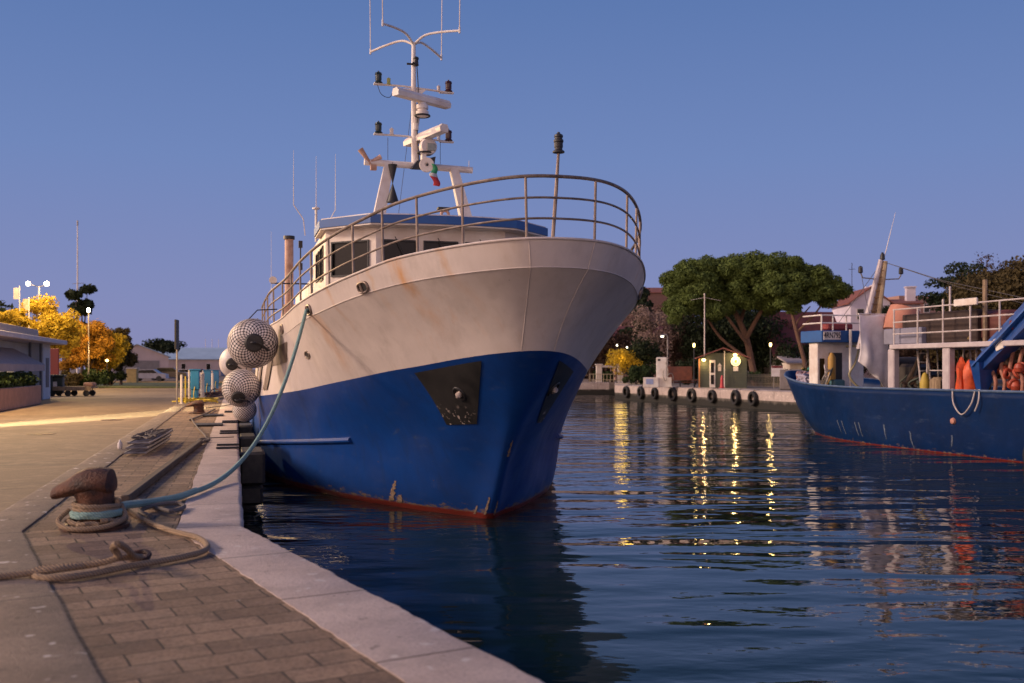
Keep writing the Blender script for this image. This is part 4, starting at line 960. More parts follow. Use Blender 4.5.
def tree(px, Y, h, wd, cb, kind_m, nm, label, group, n=5000, size=.28, seed=1, z0=0, bark=None, r0=.14, r1=.26, flat=.8, lean=0.0, trunk_r=.2, shape=1.0, dens=26, shell_=.5, limbs=7):
    x, y = at(px, Y); t = thing(nm, label, 'tree', (x,y,z0), 0, group)
    cz = (h+cb)/2; rz_ = (h-cb)/2
    bl = clumps(lean,0,cz,wd/2,wd/2,rz_,dens,wd*r0,wd*r1,seed,flat)
    leaves('crown', bl, n, size, kind_m, t, shell_)
    b_ = MB(); r = random.Random(seed+50); b_.tube([(0,0,-.2),(lean*.2,0,cb*.5),(lean*.6,.1,cb+.1*(h-cb)),(lean,.0,h-.45*(h-cb))], [trunk_r*1.25,trunk_r,trunk_r*.75,trunk_r*.3], 8)
    for i in range(limbs):
        q = bl[(i*3)%len(bl)]; zs = cb*.75+r.random()*(cz-cb*.75); s0 = Vector((lean*zs/h,0,zs)); e = Vector(q[:3]); mdp = s0.lerp(e,.5)+Vector((0,0,.1*h*r.uniform(-.3,.6)))
        b_.tube(spline([s0,mdp,e],4), [trunk_r*.42]*3+[trunk_r*.30]*3+[trunk_r*.15]*3, 6)
    b_.build('trunk', bark or M_bark, t); return t
M_yleaf = leafmat('yellow_autumn_leaves', (.62,.45,.05), (.34,.23,.025), .4); M_oleaf = leafmat('orange_autumn_leaves', (.55,.28,.035), (.17,.09,.02), .3)
M_dleaf = leafmat('dark_green_leaves', (.030,.045,.018), (.012,.018,.010)); M_pineleaf = leafmat('pine_needles', (.120,.165,.038), (.045,.068,.020))
M_brleaf = leafmat('brown_twigs', (.085,.050,.034), (.040,.024,.018)); M_olive = leafmat('olive_brown_leaves', (.105,.080,.030), (.045,.035,.016)); M_pinkleaf = leafmat('pale_pink_twigs', (.36,.26,.22), (.16,.11,.09), .2)
M_hedge = leafmat('hedge_green', (.045,.075,.022), (.018,.030,.012))
hb = [(0,dy,1.05,.42,.5,.36) for dy in np.arange(-4.2,4.3,.5)]
leaves('hedge', hb, 3500, .09, M_hedge, [o for o in bpy.data.objects if o.name.startswith('planter')][0], .5)
ly = [(10,66,5.9,2.6,2.0,M_yleaf,'yellow leaved tree rising behind the roof of the pale blue building'),
      (48,70,6.7,4.6,1.5,M_yleaf,'largest yellow autumn tree, lit by the street lamp above it'),
      (68,80,5.9,3.6,1.3,M_oleaf,'orange tinted tree between the two yellow ones'),
      (90,84,5.9,4.4,1.2,M_oleaf,'golden autumn tree right of the orange one'),
      (105,86,5.5,3.6,1.2,M_yleaf,'yellow tree next to the dark tree near the hall'),
      (121,90,5.9,3.2,1.0,M_olive,'dark olive tree at the right end of the yellow row')]
for k, (px,Y,h,wd,cb,m_,lb) in enumerate(ly):
    tree(px,Y,h,wd,cb,m_,'autumn_tree',lb,'autumn trees along the road', 15000,.105,20+k,-.08,r0=.10,r1=.20,dens=42,limbs=14,trunk_r=.14,shell_=.35)
tree(82,104,11.2,3.4,2.0,M_dleaf,'conifer','dark conifer poking up between the yellow trees',None,2600,.28,31,flat=.5,dens=22)
tree(-3,75,6.6,4.0,1.5,M_dleaf,'broadleaf_tree','dark tree cut by the left frame edge behind the roof',None,2600,.22,32)
tree(163,185,7.2,6.4,4.4,M_dleaf,'umbrella_pine','far dark flat topped pine above the hall roof',None,1800,.3,33,flat=.5,trunk_r=.25)
def bush(px, Y, w_, h, m_, label, seed, group, n=1500, size=.14, z0=-.08, dep=None):
    x, y = at(px,Y); t = thing('bush', label, 'bush', (x,y,z0), 0, group)
    bl = clumps(0,0,h*.5,w_/2,(dep or w_)/2,h/2,14,min(w_,h)*.2,min(w_,h)*.34,seed,.9)
    leaves('foliage', bl, n, size, m_, t, .45); b_ = MB()
    for i in range(4): b_.tube([(0,0,0),(bl[i][0]*.5,bl[i][1]*.5,h*.3),tuple(bl[i][:3])], [.05,.035,.015], 5)
    b_.build('stem', M_bark, t); return t
bush(92,80,3.6,1.5,M_hedge,'low green bush under the golden trees',41,'bushes under the roadside trees')
bush(62,78,3.0,1.3,M_olive,'low brown bush right of the red panel',42,'bushes under the roadside trees')
bush(110,86,2.6,1.4,M_dleaf,'low dark bush in front of the olive tree',43,'bushes under the roadside trees')
# grass verge
b_ = MB(); b_.box((-33,92,-.05),(16,26,.10)); tag(b_.build('grass_verge', mat('verge_grass',(.10,.12,.03),(.05,.06,.02),.9,3), smooth=False), kind='structure')
# red panel, bins, carts
x, y = at(46, 62); b_ = MB(); b_.box((0,0,1.5),(1.6,.1,2.6),bev=.02); b_.tube([(-.8,0,0),(-.8,0,3)],.05,6); o = b_.build('red_hoarding', M_red); o.location = (x,y,-.085); tag(o, 'dark red upright board right of the pale blue building', 'board')
for k, px in enumerate((42,54)):
    x, y = at(px, 55.5+k); t = thing('rubbish_container', ['dark green rubbish container close against the pale blue building','dark green rubbish container beside the flat cart'][k], 'container', (x,y,-.085), ROT, 'rubbish containers')
    b_ = MB(); b_.box((0,0,.62),(1.0,.8,.95),taper=1.12,bev=.04); b_.build('body', mat('dark_green_plastic',(.02,.035,.025)), t)
    b_ = MB(); b_.box((0,0,1.15),(1.18,.95,.12),bev=.05); b_.build('lid', mat('dark_green_plastic',(.02,.035,.025)), t)
    for sx in (-.4,.4):
        b_ = MB(); b_.lathe([(.10,-.03),(.10,.03)], Matrix.Translation((sx,-.35,.1)) @ rotm('Y',90), 12); b_.build('wheel', M_black, t)
    b_ = MB(); b_.box((.1,-.47,.62),(.26,.02,.4)); b_.build('sticker', M_whitep, t, smooth=False)
x, y = at(73, 56.5); t = thing('flat_cart', 'low flat wooden cart on small wheels beside the containers', 'cart', (x,y,-.085), R(4))
b_ = MB(); b_.box((0,0,.5),(2.4,1.2,.10),bev=.01); b_.box((0,-.6,.40),(2.4,.05,.16)); b_.build('platform', M_wood, t, smooth=False)
b_ = MB(); b_.tube([(-1.15,-.5,.5),(-1.3,-.5,.95),(-1.3,.5,.95),(-1.15,.5,.5)], .025, 6); b_.build('handle', M_galv, t)
b_ = MB(); b_.box((.9,.1,.66),(.5,.7,.22),bev=.06); b_.build('sack', M_terr, t)
for sx in (-.95,-.1,.9):
    for sy in (-.5,.5):
        b_ = MB(); b_.lathe([(.17,-.05),(.17,.05)], Matrix.Translation((sx,sy,.17)) @ rotm('X',90), 14); b_.tube([(sx,sy,.17),(sx,sy,.45)],.03,5); b_.build('wheel', M_black, t)
# street lamps
M_lampW = mat('floodlight_glow', (.9,.85,.7), None, .4, 1, emit=(1.0,.83,.60), es=40)
M_lampY = mat('warm_lamp_glow', (.9,.7,.3), None, .4, 1, emit=(1.0,.72,.26), es=6)
def plight(px, Y, z, e, c, r=.15, nm='lamp_light'):
    l = bpy.data.lights.new(nm,'POINT'); l.energy = e; l.color = c; l.shadow_soft_size = r
    o = bpy.data.objects.new(nm, l); COL.objects.link(o); x, y = at(px,Y); o.location = (x,y,z); return o
x, y = at(39, 76)
t = thing('street_lamp', 'tall mast with two glowing floodlights above the yellow trees', 'street lamp', (x,y,-.085))
b_ = MB(); b_.tube([(0,0,0),(0,0,7.8)], [.10,.06], 8); b_.build('pole', M_whitep, t)
b_ = MB(); b_.tube([(-.75,0,7.95),(0,0,7.75),(.75,0,7.95)], .035, 6); b_.build('bracket', M_galv, t)
for sx in (-.72,.68):
    b_ = MB(); b_.box((sx,-.06,7.98),(.24,.16,.34),bev=.03); hd = b_.build('lamp_head', M_galv, t)
    b_ = MB(); b_.lathe([(.02,-.17),(.10,-.14),(.16,-.05),(.16,.05),(.10,.14),(.02,.17)], Matrix.Translation((sx,-.22,7.98)), 16); b_.build('glowing_glass', M_lampW, hd)
plight(30, 67, 8.6, 2000, (1,.66,.25)); plight(50, 64, 8.4, 1800, (1,.66,.25)); plight(88, 78, 7.4, 1500, (1,.62,.2)); plight(102, 80, 3.0, 300, (1,.6,.2)); plight(-60, 34, 8.5, 8000, (1,.64,.28))
x, y = at(88.5, 80); t = thing('street_lamp', 'lamp with a small glowing head just above the golden tree', 'street lamp', (x,y,-.085))
b_ = MB(); b_.tube([(0,0,0),(0,0,6.1)], [.07,.045], 8); b_.build('pole', M_galv, t)
b_ = MB(); b_.lathe([(.03,0),(.09,.03),(.13,.10),(.13,.18),(.08,.27),(.02,.3)], Matrix.Translation((0,0,6.08)), 16); b_.build('lamp_head', M_lampW, t)
x, y = at(107, 83); t = thing('park_lamp', 'low park lamp glowing under the yellow tree', 'street lamp', (x,y,-.085))
b_ = MB(); b_.tube([(0,0,0),(0,0,2.1)], .04, 8); b_.build('pole', M_dark, t)
b_ = MB(); b_.lathe([(.05,0),(.12,.06),(.12,.14),(.04,.22)], Matrix.Translation((0,0,2.1)), 10); b_.build('lamp_head', M_lampY, t)
for k,(px,Y,h) in enumerate(((19.5,66,7.0),(29,68,6.4))):
    x, y = at(px, Y); t = thing('banner_pole', ['slender pole with a pale pennant left of the floodlights','slender pole with an orange pennant under the left floodlight'][k], 'flagpole', (x,y,-.085), 0, 'thin poles behind the pale blue building')
    b_ = MB(); b_.tube([(0,0,0),(0,0,h)], .03, 6); b_.build('pole', M_whitep, t)
    b_ = MB(); b_.box((-.22,0,h-.5),(.34,.02,.75)); b_.build('pennant', M_cream if k == 0 else M_rustpipe, t, smooth=False)
x, y = at(77.5, 120); t = thing('radio_mast', 'very tall thin white mast standing above the conifer on the left', 'mast', (x,y,0))
b_ = MB(); b_.tube([(0,0,0),(0,0,18.6)], [.16,.06], 8); b_.build('pole', M_whitep, t); b_ = MB(); b_.tube([(-.6,0,11.6),(.8,0,11.7)], .03, 5); b_.tube([(0,0,18.6),(0,0,19.2)], .09, 6); b_.build('crossarm', M_galv, t)
# halls in the distance
M_hall = mat('hall_wall', (.52,.42,.41), (.43,.35,.34), .8, .4); M_hroof = mat('hall_roof', (.36,.47,.58), (.30,.40,.50), .6, .5)
def hall(px, Y, w_, h, eave, dep, label, rz, nm='storage_hall', roofm=None):
    x, y = at(px, Y); t = thing(nm, label, 'hall', (x,y,-.085), rz)
    b_ = MB(); b_.add([(-w_/2,0,0),(w_/2,0,0),(w_/2,0,eave),(0,0,h),(-w_/2,0,eave),(-w_/2,dep,0),(w_/2,dep,0),(w_/2,dep,eave),(0,dep,h),(-w_/2,dep,eave)], [(0,1,2,3,4),(5,9,8,7,6),(1,6,7,2),(0,4,9,5)]); b_.build('wall', M_hall, t, smooth=False)
    b_ = MB(); o_ = .35; k_ = (h-eave)/(w_/2)
    for s_ in (-1,1):
        xe = s_*(w_/2+o_); ze = eave-k_*o_
        b_.add([(0,-o_,h+.12),(xe,-o_,ze+.12),(xe,dep+o_,ze+.12),(0,dep+o_,h+.12),(0,-o_,h+.005),(xe,-o_,ze+.005),(xe,dep+o_,ze+.005),(0,dep+o_,h+.005)], [(0,1,2,3),(7,6,5,4),(0,4,5,1),(1,5,6,2),(2,6,7,3)])
    rf = b_.build('roof', roofm or M_hroof, t, smooth=False); fix_normals(rf)
    b_ = MB(); b_.box((0,-.05,eave*.42),(w_*.7,.08,eave*.8)); b_.build('door', mat('hall_door',(.22,.20,.20)), t, smooth=False)
    return t
hall(137,150,9.0,5.1,3.3,26,'wide gabled hall with a pinkish grey end wall beyond the road',R(24))
HALL2=1
# small distant vehicles
def car(px, Y, m_, label, rz=0.3, s=1.0):
    x, y = at(px,Y); t = thing('parked_car', label, 'car', (x,y,-.085), rz, 'vehicles parked at the far end of the road')
    b_ = MB(); prof = [(-2.1,.35),(-2.1,.85),(-1.5,.95),(-.9,1.42),(.7,1.42),(1.3,.98),(2.1,.85),(2.15,.35)]
    n = len(prof); b_.add([(a*s,-.82*s,b*s) for a,b in prof]+[(a*s,.82*s,b*s) for a,b in prof], [tuple(range(n)),tuple(range(2*n-1,n-1,-1))]+[(i,n+i,n+(i+1)%n,(i+1)%n) for i in range(n)]); bd = b_.build('body', m_, t, smooth=False); fix_normals(bd)
    for sy in (-.835,.835):
        b_ = MB(); b_.add([(-1.35*s,sy*s,.98*s),(1.15*s,sy*s,.98*s),(.65*s,sy*s,1.34*s),(-.85*s,sy*s,1.34*s)],[(0,1,2,3)]); b_.build('side_window', M_glassd, t, smooth=False)
    for sx in (-1.3,1.35):
        for sy in (-.75,.75):
            b_ = MB(); b_.lathe([(.33*s,-.1),(.33*s,.1)], Matrix.Translation((sx*s,sy*s,.33*s)) @ rotm('X',90), 14); b_.build('wheel', M_black, t)
car(167,128,mat('dark_car_paint',(.06,.035,.035),None,.3,1),'dark car standing under the hall end wall',.25,1.15)
car(149,120,mat('silver_car_paint',(.35,.34,.38),None,.3,1),'silver car left of the dark one',.1)
car(187,150,mat('white_car_paint',(.6,.58,.6),None,.3,1),'white car in front of the blue grey hall',.1)
car(199,165,mat('violet_car_paint',(.15,.12,.3),None,.3,1),'violet blue car in front of the blue grey hall',.2)
x, y = at(132.5,104); t = thing('site_hut', 'small yellow orange hut at the end of the road', 'hut', (x,y,-.085), .1); b_ = MB(); b_.box((0,0,.75),(1.0,.8,1.5),bev=.02); b_.build('wall', mat('yellow_hut',(.55,.38,.13)), t, smooth=False); b_ = MB(); b_.box((0,0,1.56),(1.2,1.0,.08)); b_.build('roof', M_cream, t, smooth=False)
b_ = MB(); b_.box((0,0,.09),(16,.3,.2),bev=.03); o = b_.build('kerb', mat('yellow_kerb',(.50,.33,.10),(.4,.25,.1))); o.location = (*at(152,104),-.085); tag(o, kind='structure')
for k, px in enumerate((205.5,212,218.5)):
    x, y = at(px, 235); b_ = MB(); b_.lathe([(.10,0),(.10,.2),(.07,.3),(.05,8.3)], Matrix.Translation((x,y,0)), 8); tag(b_.build('flagpole', M_whitep), ['leftmost of three thin white poles above the far hall','middle one of three thin white poles above the far hall','rightmost of three thin white poles above the far hall'][k], 'pole', 'white poles above the far hall')
# the light sweeping low over the road
l = bpy.data.lights.new('road_beam','SPOT'); l.energy = 260000; l.color = (1,.84,.45); l.spot_size = R(7.5); l.spot_blend = .6; l.shadow_soft_size = .12
o = bpy.data.objects.new('road_beam', l); COL.objects.link(o); o.location = (-17.2,13.5,1.7); o.rotation_euler = (Vector((-12.75,33.5,-.085))-Vector(o.location)).to_track_quat('-Z','Y').to_euler()

# ------------------------------------------------------------------ far quay: tyres, kiosk, pump, lamps
def on_far_edge(px, off=0.0, z=0.0):
    """where the bearing px meets the quay edge line, moved off metres to the land side"""
    k = (px-512)/1000.0; nx, ny = -DR.y, DR.x
    a = P1 + Vector((nx,ny,0))*off
    t = (k*a.y-a.x)/(DR.x-k*DR.y); return Vector((a.x+DR.x*t, a.y+DR.y*t, z))
ANG = math.atan2(DR.y, DR.x)          # along the edge, towards the camera
tyl = ['leftmost tyre, in the quay corner','second tyre from the quay corner','third tyre from the quay corner, below the white fuel pump','fourth tyre from the quay corner, below the red bench','fifth tyre from the quay corner, below the left end of the green kiosk','sixth tyre from the quay corner, below the lit kiosk front','seventh tyre from the quay corner, right of the kiosk','eighth tyre from the quay corner, below the picket fence','last tyre, half behind the bow of the blue trawler']
M_tyre = mat('old_tyre', (.020,.019,.019), (.010,.010,.010), .7, 9, bump=.4)
for k, px in enumerate((628,642.5,656.5,674.5,693.5,714,737.5,755,808)):
    p = on_far_edge(px)
    t = thing('tyre_fender', 'black '+tyl[k], 'tyre', (p.x,p.y,-.52), ANG, 'old tyres hanging along the far quay wall')
    rr = .50+.035*math.sin(k*2.3)
    b_ = MB(); prof = [(rr*.58,-.09),(rr*.62,-.13),(rr*.9,-.14),(rr*.98,-.10),(rr,0),(rr*.98,.10),(rr*.9,.14),(rr*.62,.13),(rr*.58,.09)]
    b_.lathe(prof, Matrix.Translation((0,-.17,0)) @ rotm('X',90) @ rotm('Y',math.sin(k*5)*6), 28, cap=False); n_ = 28
    b_.build('tyre', M_tyre, t)
    b_ = MB(); b_.tube([(0,-.17,rr-.05),(0,-.08,.545),(0,.35,.565)], .022, 6); b_.build('rope', M_dark, t)
# kiosk
M_kg = mat('green_clapboard', (.075,.085,.060), (.05,.058,.042), .7, 2); M_kroof = mat('brick_red_roof', (.24,.085,.065), (.15,.05,.04), .8, 3)
K_ = Vector((*at(722,76),0))
t = thing('kiosk', 'small green boarded kiosk with red roof and two glowing lamps on the far quay', 'kiosk', (K_.x,K_.y,.02), R(-9))
W2 = 1.72
def gable_wall(m, y, holes=()):
    for k in range(13):
        z0 = k*.20; z1 = z0+.195
        def half(z): return W2 if z <= 2.25 else max(0.0, W2*(1-(z-2.25)/.62))
        h0, h1 = half(z0), half(z1)
        if h0 <= .01: continue
        m.add([(-h0,y-.025,z0),(h0,y-.025,z0),(h1,y,z1),(-h1,y,z1),(-h0,y+.05,z0),(h0,y+.05,z0),(h1,y+.05,z1),(-h1,y+.05,z1)], [(0,1,2,3),(7,6,5,4),(0,4,5,1),(3,2,6,7),(1,5,6,2),(0,3,7,4)])
b_ = MB(); gable_wall(b_, -1.5); 
for sx in (-1,1):
    for k in range(11): b_.box((sx*(W2+.0),0,.10+k*.20),(.06,2.96,.19),(0,sx*.10,0))
b_.box((0,1.5,1.1),(2*W2,.06,2.2)); b_.build('wall', M_kg, t, smooth=False)
b_ = MB()
for sx in (-1,1):
    e = Vector((sx*(W2+.28),0,2.17)); r_ = Vector((0,0,2.92))
    b_.add([(r_.x,-1.95,r_.z),(e.x,-1.95,e.z),(e.x,1.7,e.z),(r_.x,1.7,r_.z),(r_.x,-1.95,r_.z+.09),(e.x,-1.95,e.z+.09),(e.x,1.7,e.z+.09),(r_.x,1.7,r_.z+.09)], [(3,2,1,0),(4,5,6,7),(0,1,5,4),(1,2,6,5),(2,3,7,6)])
rf = b_.build('roof', M_kroof, t, smooth=False); fix_normals(rf)
M_orange = mat('orange_trim', (.42,.17,.06), None, .6, 3)
b_ = MB(); b_.box((-W2-.02,-1.56,1.1),(.10,.10,2.2)); b_.build('corner_trim', M_orange, t, smooth=False)
b_ = MB(); b_.tube([(.10,-1.62,0),(.10,-1.62,2.75)], .035, 8); b_.build('downpipe', M_whitep, t)
b_ = MB(); b_.box((-.78,-1.56,1.05),(.42,.06,2.05),bev=.01); d_ = b_.build('door', M_whitep, t, smooth=False)
b_ = MB(); b_.box((-.78,-1.60,1.5),(.24,.02,.75)); b_.box((-.78,-1.60,.62),(.24,.02,.7)); b_.build('pane', M_glassd, d_, smooth=False)
b_ = MB(); b_.box((-.25,-1.55,1.42),(.24,.02,.34)); b_.add([(-.42,-1.545,1.62),(-.08,-1.545,1.62),(-.25,-1.545,1.85)],[(0,1,2)]); b_.build('notice', M_cream, t, smooth=False)
M_disc = mat('lit_round_sign', (.7,.62,.40), (.6,.5,.3), .6, 3, emit=(1.0,.75,.30), es=1.4)
b_ = MB(); b_.lathe([(.34,0),(.36,.02),(.34,.04)], Matrix.Translation((.92,-1.60,1.98)) @ rotm('X',90), 28); rs = b_.build('round_sign', M_disc, t)
b_ = MB(); b_.torus((.92,-1.652,1.98), .24, .02, rotm('X',90), 24, 5); b_.box((.92,-1.655,1.98),(.16,.012,.22)); b_.build('emblem', mat('ochre_emblem',(.35,.22,.05)), rs)
b_ = MB(); b_.box((.92,-1.585,1.42),(.36,.02,.34)); b_.build('notice', M_whitep, t, smooth=False)
for lx, lz in ((.86,2.45),(-1.42,2.08)):
    b_ = MB(); b_.tube([(lx,-1.5,lz+.14),(lx,-1.78,lz+.16),(lx,-1.82,lz+.06)], .018, 6); br = b_.build('lamp_bracket', M_dark, t)
    b_ = MB(); b_.lathe([(.03,.10),(.14,.05),(.15,0),(.08,-.09)], Matrix.Translation((lx,-1.82,lz)), 12); b_.build('lamp_shade', M_lampY, br)
# (kiosk lamp light)
c9, s9 = math.cos(R(-9)), math.sin(R(-9))
for lx, lz, e in ((.86,2.22,38),(-1.42,1.85,30)):
    l = bpy.data.lights.new('kiosk_lamp','POINT'); l.energy = e; l.color = (1,.66,.25); l.shadow_soft_size = .08
    o = bpy.data.objects.new('kiosk_lamp', l); COL.objects.link(o); o.location = (K_.x+lx*c9+1.98*s9, K_.y+lx*s9-1.98*c9, lz+.02)
# extinguisher cabinet / cone
x, y = at(722,73); b_ = MB(); b_.box((0,0,.03),(.42,.42,.05),bev=.01); b_.lathe([(.17,.05),(.13,.35),(.10,.55),(.13,.57),(.13,.62),(.08,.85),(.04,.95)], None, 14)
o = b_.build('hydrant', mat('signal_red',(.50,.03,.04),None,.4,4)); o.location = (x,y,.02); tag(o, 'small red hydrant standing in front of the green kiosk', 'hydrant')
# fuel pump
x, y = at(663,76.5); t = thing('fuel_pump', 'tall white fuel pump column with hose, left of the red bench on the far quay', 'fuel pump', (x,y,.02), R(-8))
b_ = MB(); b_.box((-.12,0,1.15),(.78,.5,2.3),bev=.03); b_.build('column', M_whitep, t, smooth=False)
b_ = MB(); b_.box((.1,-.02,.38),(1.1,.6,.76),bev=.03); b_.build('base_cabinet', M_cream, t, smooth=False)
b_ = MB(); b_.box((-.30,-.26,2.1),(.20,.02,.16)); b_.build('display', M_dark, t, smooth=False)
b_ = MB(); b_.tube(spline([(.2,-.28,1.9),(.38,-.4,1.2),(.2,-.42,.5),(.0,-.34,.9),(.05,-.3,1.3)],6), .025, 6); b_.build('hose', M_galv, t)
x, y = at(651,76.5); t = thing('equipment_box', 'low white box with pale blue front left of the fuel pump', 'box', (x,y,.02), R(-8))
b_ = MB(); b_.box((0,0,.38),(1.15,.7,.76),bev=.03); b_.build('body', M_whitep, t, smooth=False)
b_ = MB(); b_.box((-.1,-.36,.45),(.55,.02,.4)); b_.build('label', mat('pale_blue_label',(.3,.36,.6)), t, smooth=False)
# red bench with roofed back
M_brd = mat('red_brown_board', (.23,.075,.045), (.13,.045,.03), .7, 3)
x, y = at(680,77.5); t = thing('bench', 'red brown slatted double bench between the fuel pump and the green kiosk', 'bench', (x,y,.02), R(-6))
b_ = MB(); b_.box((0,.25,1.05),(1.9,.06,1.1)); b_.build('backrest', M_brd, t, smooth=False)
b_ = MB(); b_.box((.15,-.1,.55),(2.4,.7,.07)); b_.box((.15,-.1,.38),(2.3,.06,.10)); b_.build('seat', M_brd, t, smooth=False)
for sx in (-1.0,.0,1.1):
    b_ = MB(); b_.box((sx,-.1,.27),(.08,.6,.5)); b_.build('leg', M_dark, t, smooth=False)
b_ = MB(); b_.tube(spline([(-.95,-.4,0),(-.95,-.45,.9),(-.6,-.4,1.0),(-.5,-.4,.1)],5), .03, 6); b_.build('hoop', M_galv, t)
# street lamp, flagpole, lamps
x, y = at(667.5,80); t = thing('street_lamp', 'slim street lamp with a single arm standing behind the fuel pump', 'street lamp', (x,y,0))
b_ = MB(); b_.tube([(0,0,0),(0,0,4.0),(-.05,0,4.15),(-.4,0,4.18)], .05, 8); b_.build('pole', M_galv, t)
b_ = MB(); b_.lathe([(.06,.1),(.22,.02),(.20,-.03)], Matrix.Translation((-.42,0,4.1)), 14); hd = b_.build('lamp_shade', M_galv, t); b_ = MB(); b_.lathe([(.14,-.04),(.12,-.11),(.03,-.14)], Matrix.Translation((-.42,0,4.1)), 12); b_.build('bulb', mat('dim_lamp_glow',(.9,.85,.7),None,.4,1,emit=(1,.9,.66),es=5), hd)
x, y = at(704.5,79.5); b_ = MB(); b_.lathe([(.12,0),(.12,.05),(.06,.06),(.035,7.3),(.07,7.32),(.05,7.42)], Matrix.Translation((x,y,0)), 8); b_.tube([(x-1.1,y,6.9),(x,y,7.1),(x+1.3,y,6.85)], .012, 5); tag(b_.build('flagpole', M_cream), 'tall bare pole rising just left of the green kiosk roof', 'pole')
for k, (px,Y,h,e) in enumerate(((694,84,3.5,8),(770.5,84,3.55,40))):
    x, y = at(px,Y); t = thing('garden_lamp', ['garden lamp glowing among leaves left of the kiosk roof','garden lamp on a post glowing right of the kiosk, below the pine'][k], 'lamp', (x,y,0), 0, 'glowing garden lamps on the far bank')
    b_ = MB(); b_.tube([(0,0,0),(0,0,h-.3)], .05, 8); b_.build('post', M_dark, t)
    b_ = MB(); b_.lathe([(.05,0),(.09,.04),(.09,.26),(.05,.32)], Matrix.Translation((0,0,h-.25)), 12); b_.build('lamp_head', M_lampY, t); plight(px,Y-.5,h+.1,e,(1,.66,.2),.1)
for k, (px,Y,h) in enumerate(((617,96,3.6),(627,96,3.4))):
    x, y = at(px,Y); t = thing('garden_lamp', ['small globe lamp above the yellow lit tree, left one','small globe lamp above the yellow lit tree, right one'][k], 'lamp', (x,y,0), 0, 'globe lamps near the ship bow')
    b_ = MB(); b_.tube([(0,0,0),(0,0,h)], .04, 8); b_.build('post', M_dark, t); b_ = MB(); b_.lathe([(.03,0),(.08,.04),(.08,.12),(.03,.17)], Matrix.Translation((0,0,h)), 12); b_.build('lamp_head', mat('dim_lamp_glow',(1,1,1)), t)
plight(621,94.0,2.4,70,(1,.62,.12),.6); plight(640,96,1.2,40,(1,.62,.2),.5)
# picket fence
x0, y0 = at(744,77.5); x1, y1 = at(782,75); t = thing('picket_fence', 'low pale picket fence right of the green kiosk', 'fence', (x0,y0,.02), math.atan2(y1-y0,x1-x0)); Lf = math.hypot(x1-x0,y1-y0)
b_ = MB(); n = 26
for i in range(n+1): b_.box((Lf*i/n,0,.52),(.055,.03,1.0))
b_.build('pickets', mat('fence_ochre',(.50,.42,.26)), t, smooth=False)
b_ = MB(); b_.box((Lf/2,.04,.30),(Lf,.03,.07)); b_.box((Lf/2,.04,.85),(Lf,.03,.07)); b_.build('rails', mat('fence_ochre',(.3,.24,.13)), t, smooth=False)
x, y = at(777,74); t = thing('notice_board', 'white notice board with a red heading beside the grey block', 'sign', (x,y,.02), R(-5))
b_ = MB(); b_.tube([(-.25,0,0),(-.25,0,1.7)],.025,6); b_.tube([(.25,0,0),(.25,0,1.7)],.025,6); b_.build('frame', M_galv, t)
b_ = MB(); b_.box((0,-.04,1.25),(.85,.03,.80)); bd = b_.build('board', M_whitep, t, smooth=False); b_ = MB(); b_.box((0,-.06,1.56),(.80,.012,.16)); b_.build('red_heading', M_red, bd, smooth=False)
x, y = at(791,68.5); b_ = MB(); b_.box((0,0,.70),(1.5,2.4,1.36),bev=.04); b_.box((.15,-1.22,.75),(.9,.05,.9),bev=.01); o = b_.build('concrete_block', mat('bare_grey_concrete',(.24,.21,.20),(.16,.14,.135),.85,2)); o.location = (x,y,.02); o.rotation_euler=(0,0,R(-15)); tag(o, 'grey concrete block behind the bow of the blue trawler', 'block')
# gate pillars and low wall behind the bow
for k, px in enumerate((599,620)):
    x, y = at(px,108); b_ = MB(); b_.box((0,0,.95),(.62,.62,1.9),bev=.03); b_.box((0,0,1.95),(.8,.8,.12),bev=.02); o = b_.build('gate_pillar', M_cream); o.location = (x,y,-.08); tag(o, ['pale pillar of the garden gate, left one','pale pillar of the garden gate under the yellow lit tree'][k], 'pillar', 'gate pillars')
x, y = at(609,109); b_ = MB(); b_.box((0,0,1.75),(2.6,.2,.22)); o = b_.build('gate_beam', M_cream); o.location = (x,y,-.08); tag(o, 'pale beam bridging the two garden gate pillars', 'beam')
b_ = MB()
for i in range(16): b_.box((*at(590+3.4*i,106),.45),(.06,.05,.9))
for z in (.25,.85): b_.box((*at(615.5,106),z),(5.5,.04,.06))
tag(b_.build('low_railing', mat('fence_ochre',(.3,.24,.13))), 'low pale railing at the water front behind the white bow', 'railing')
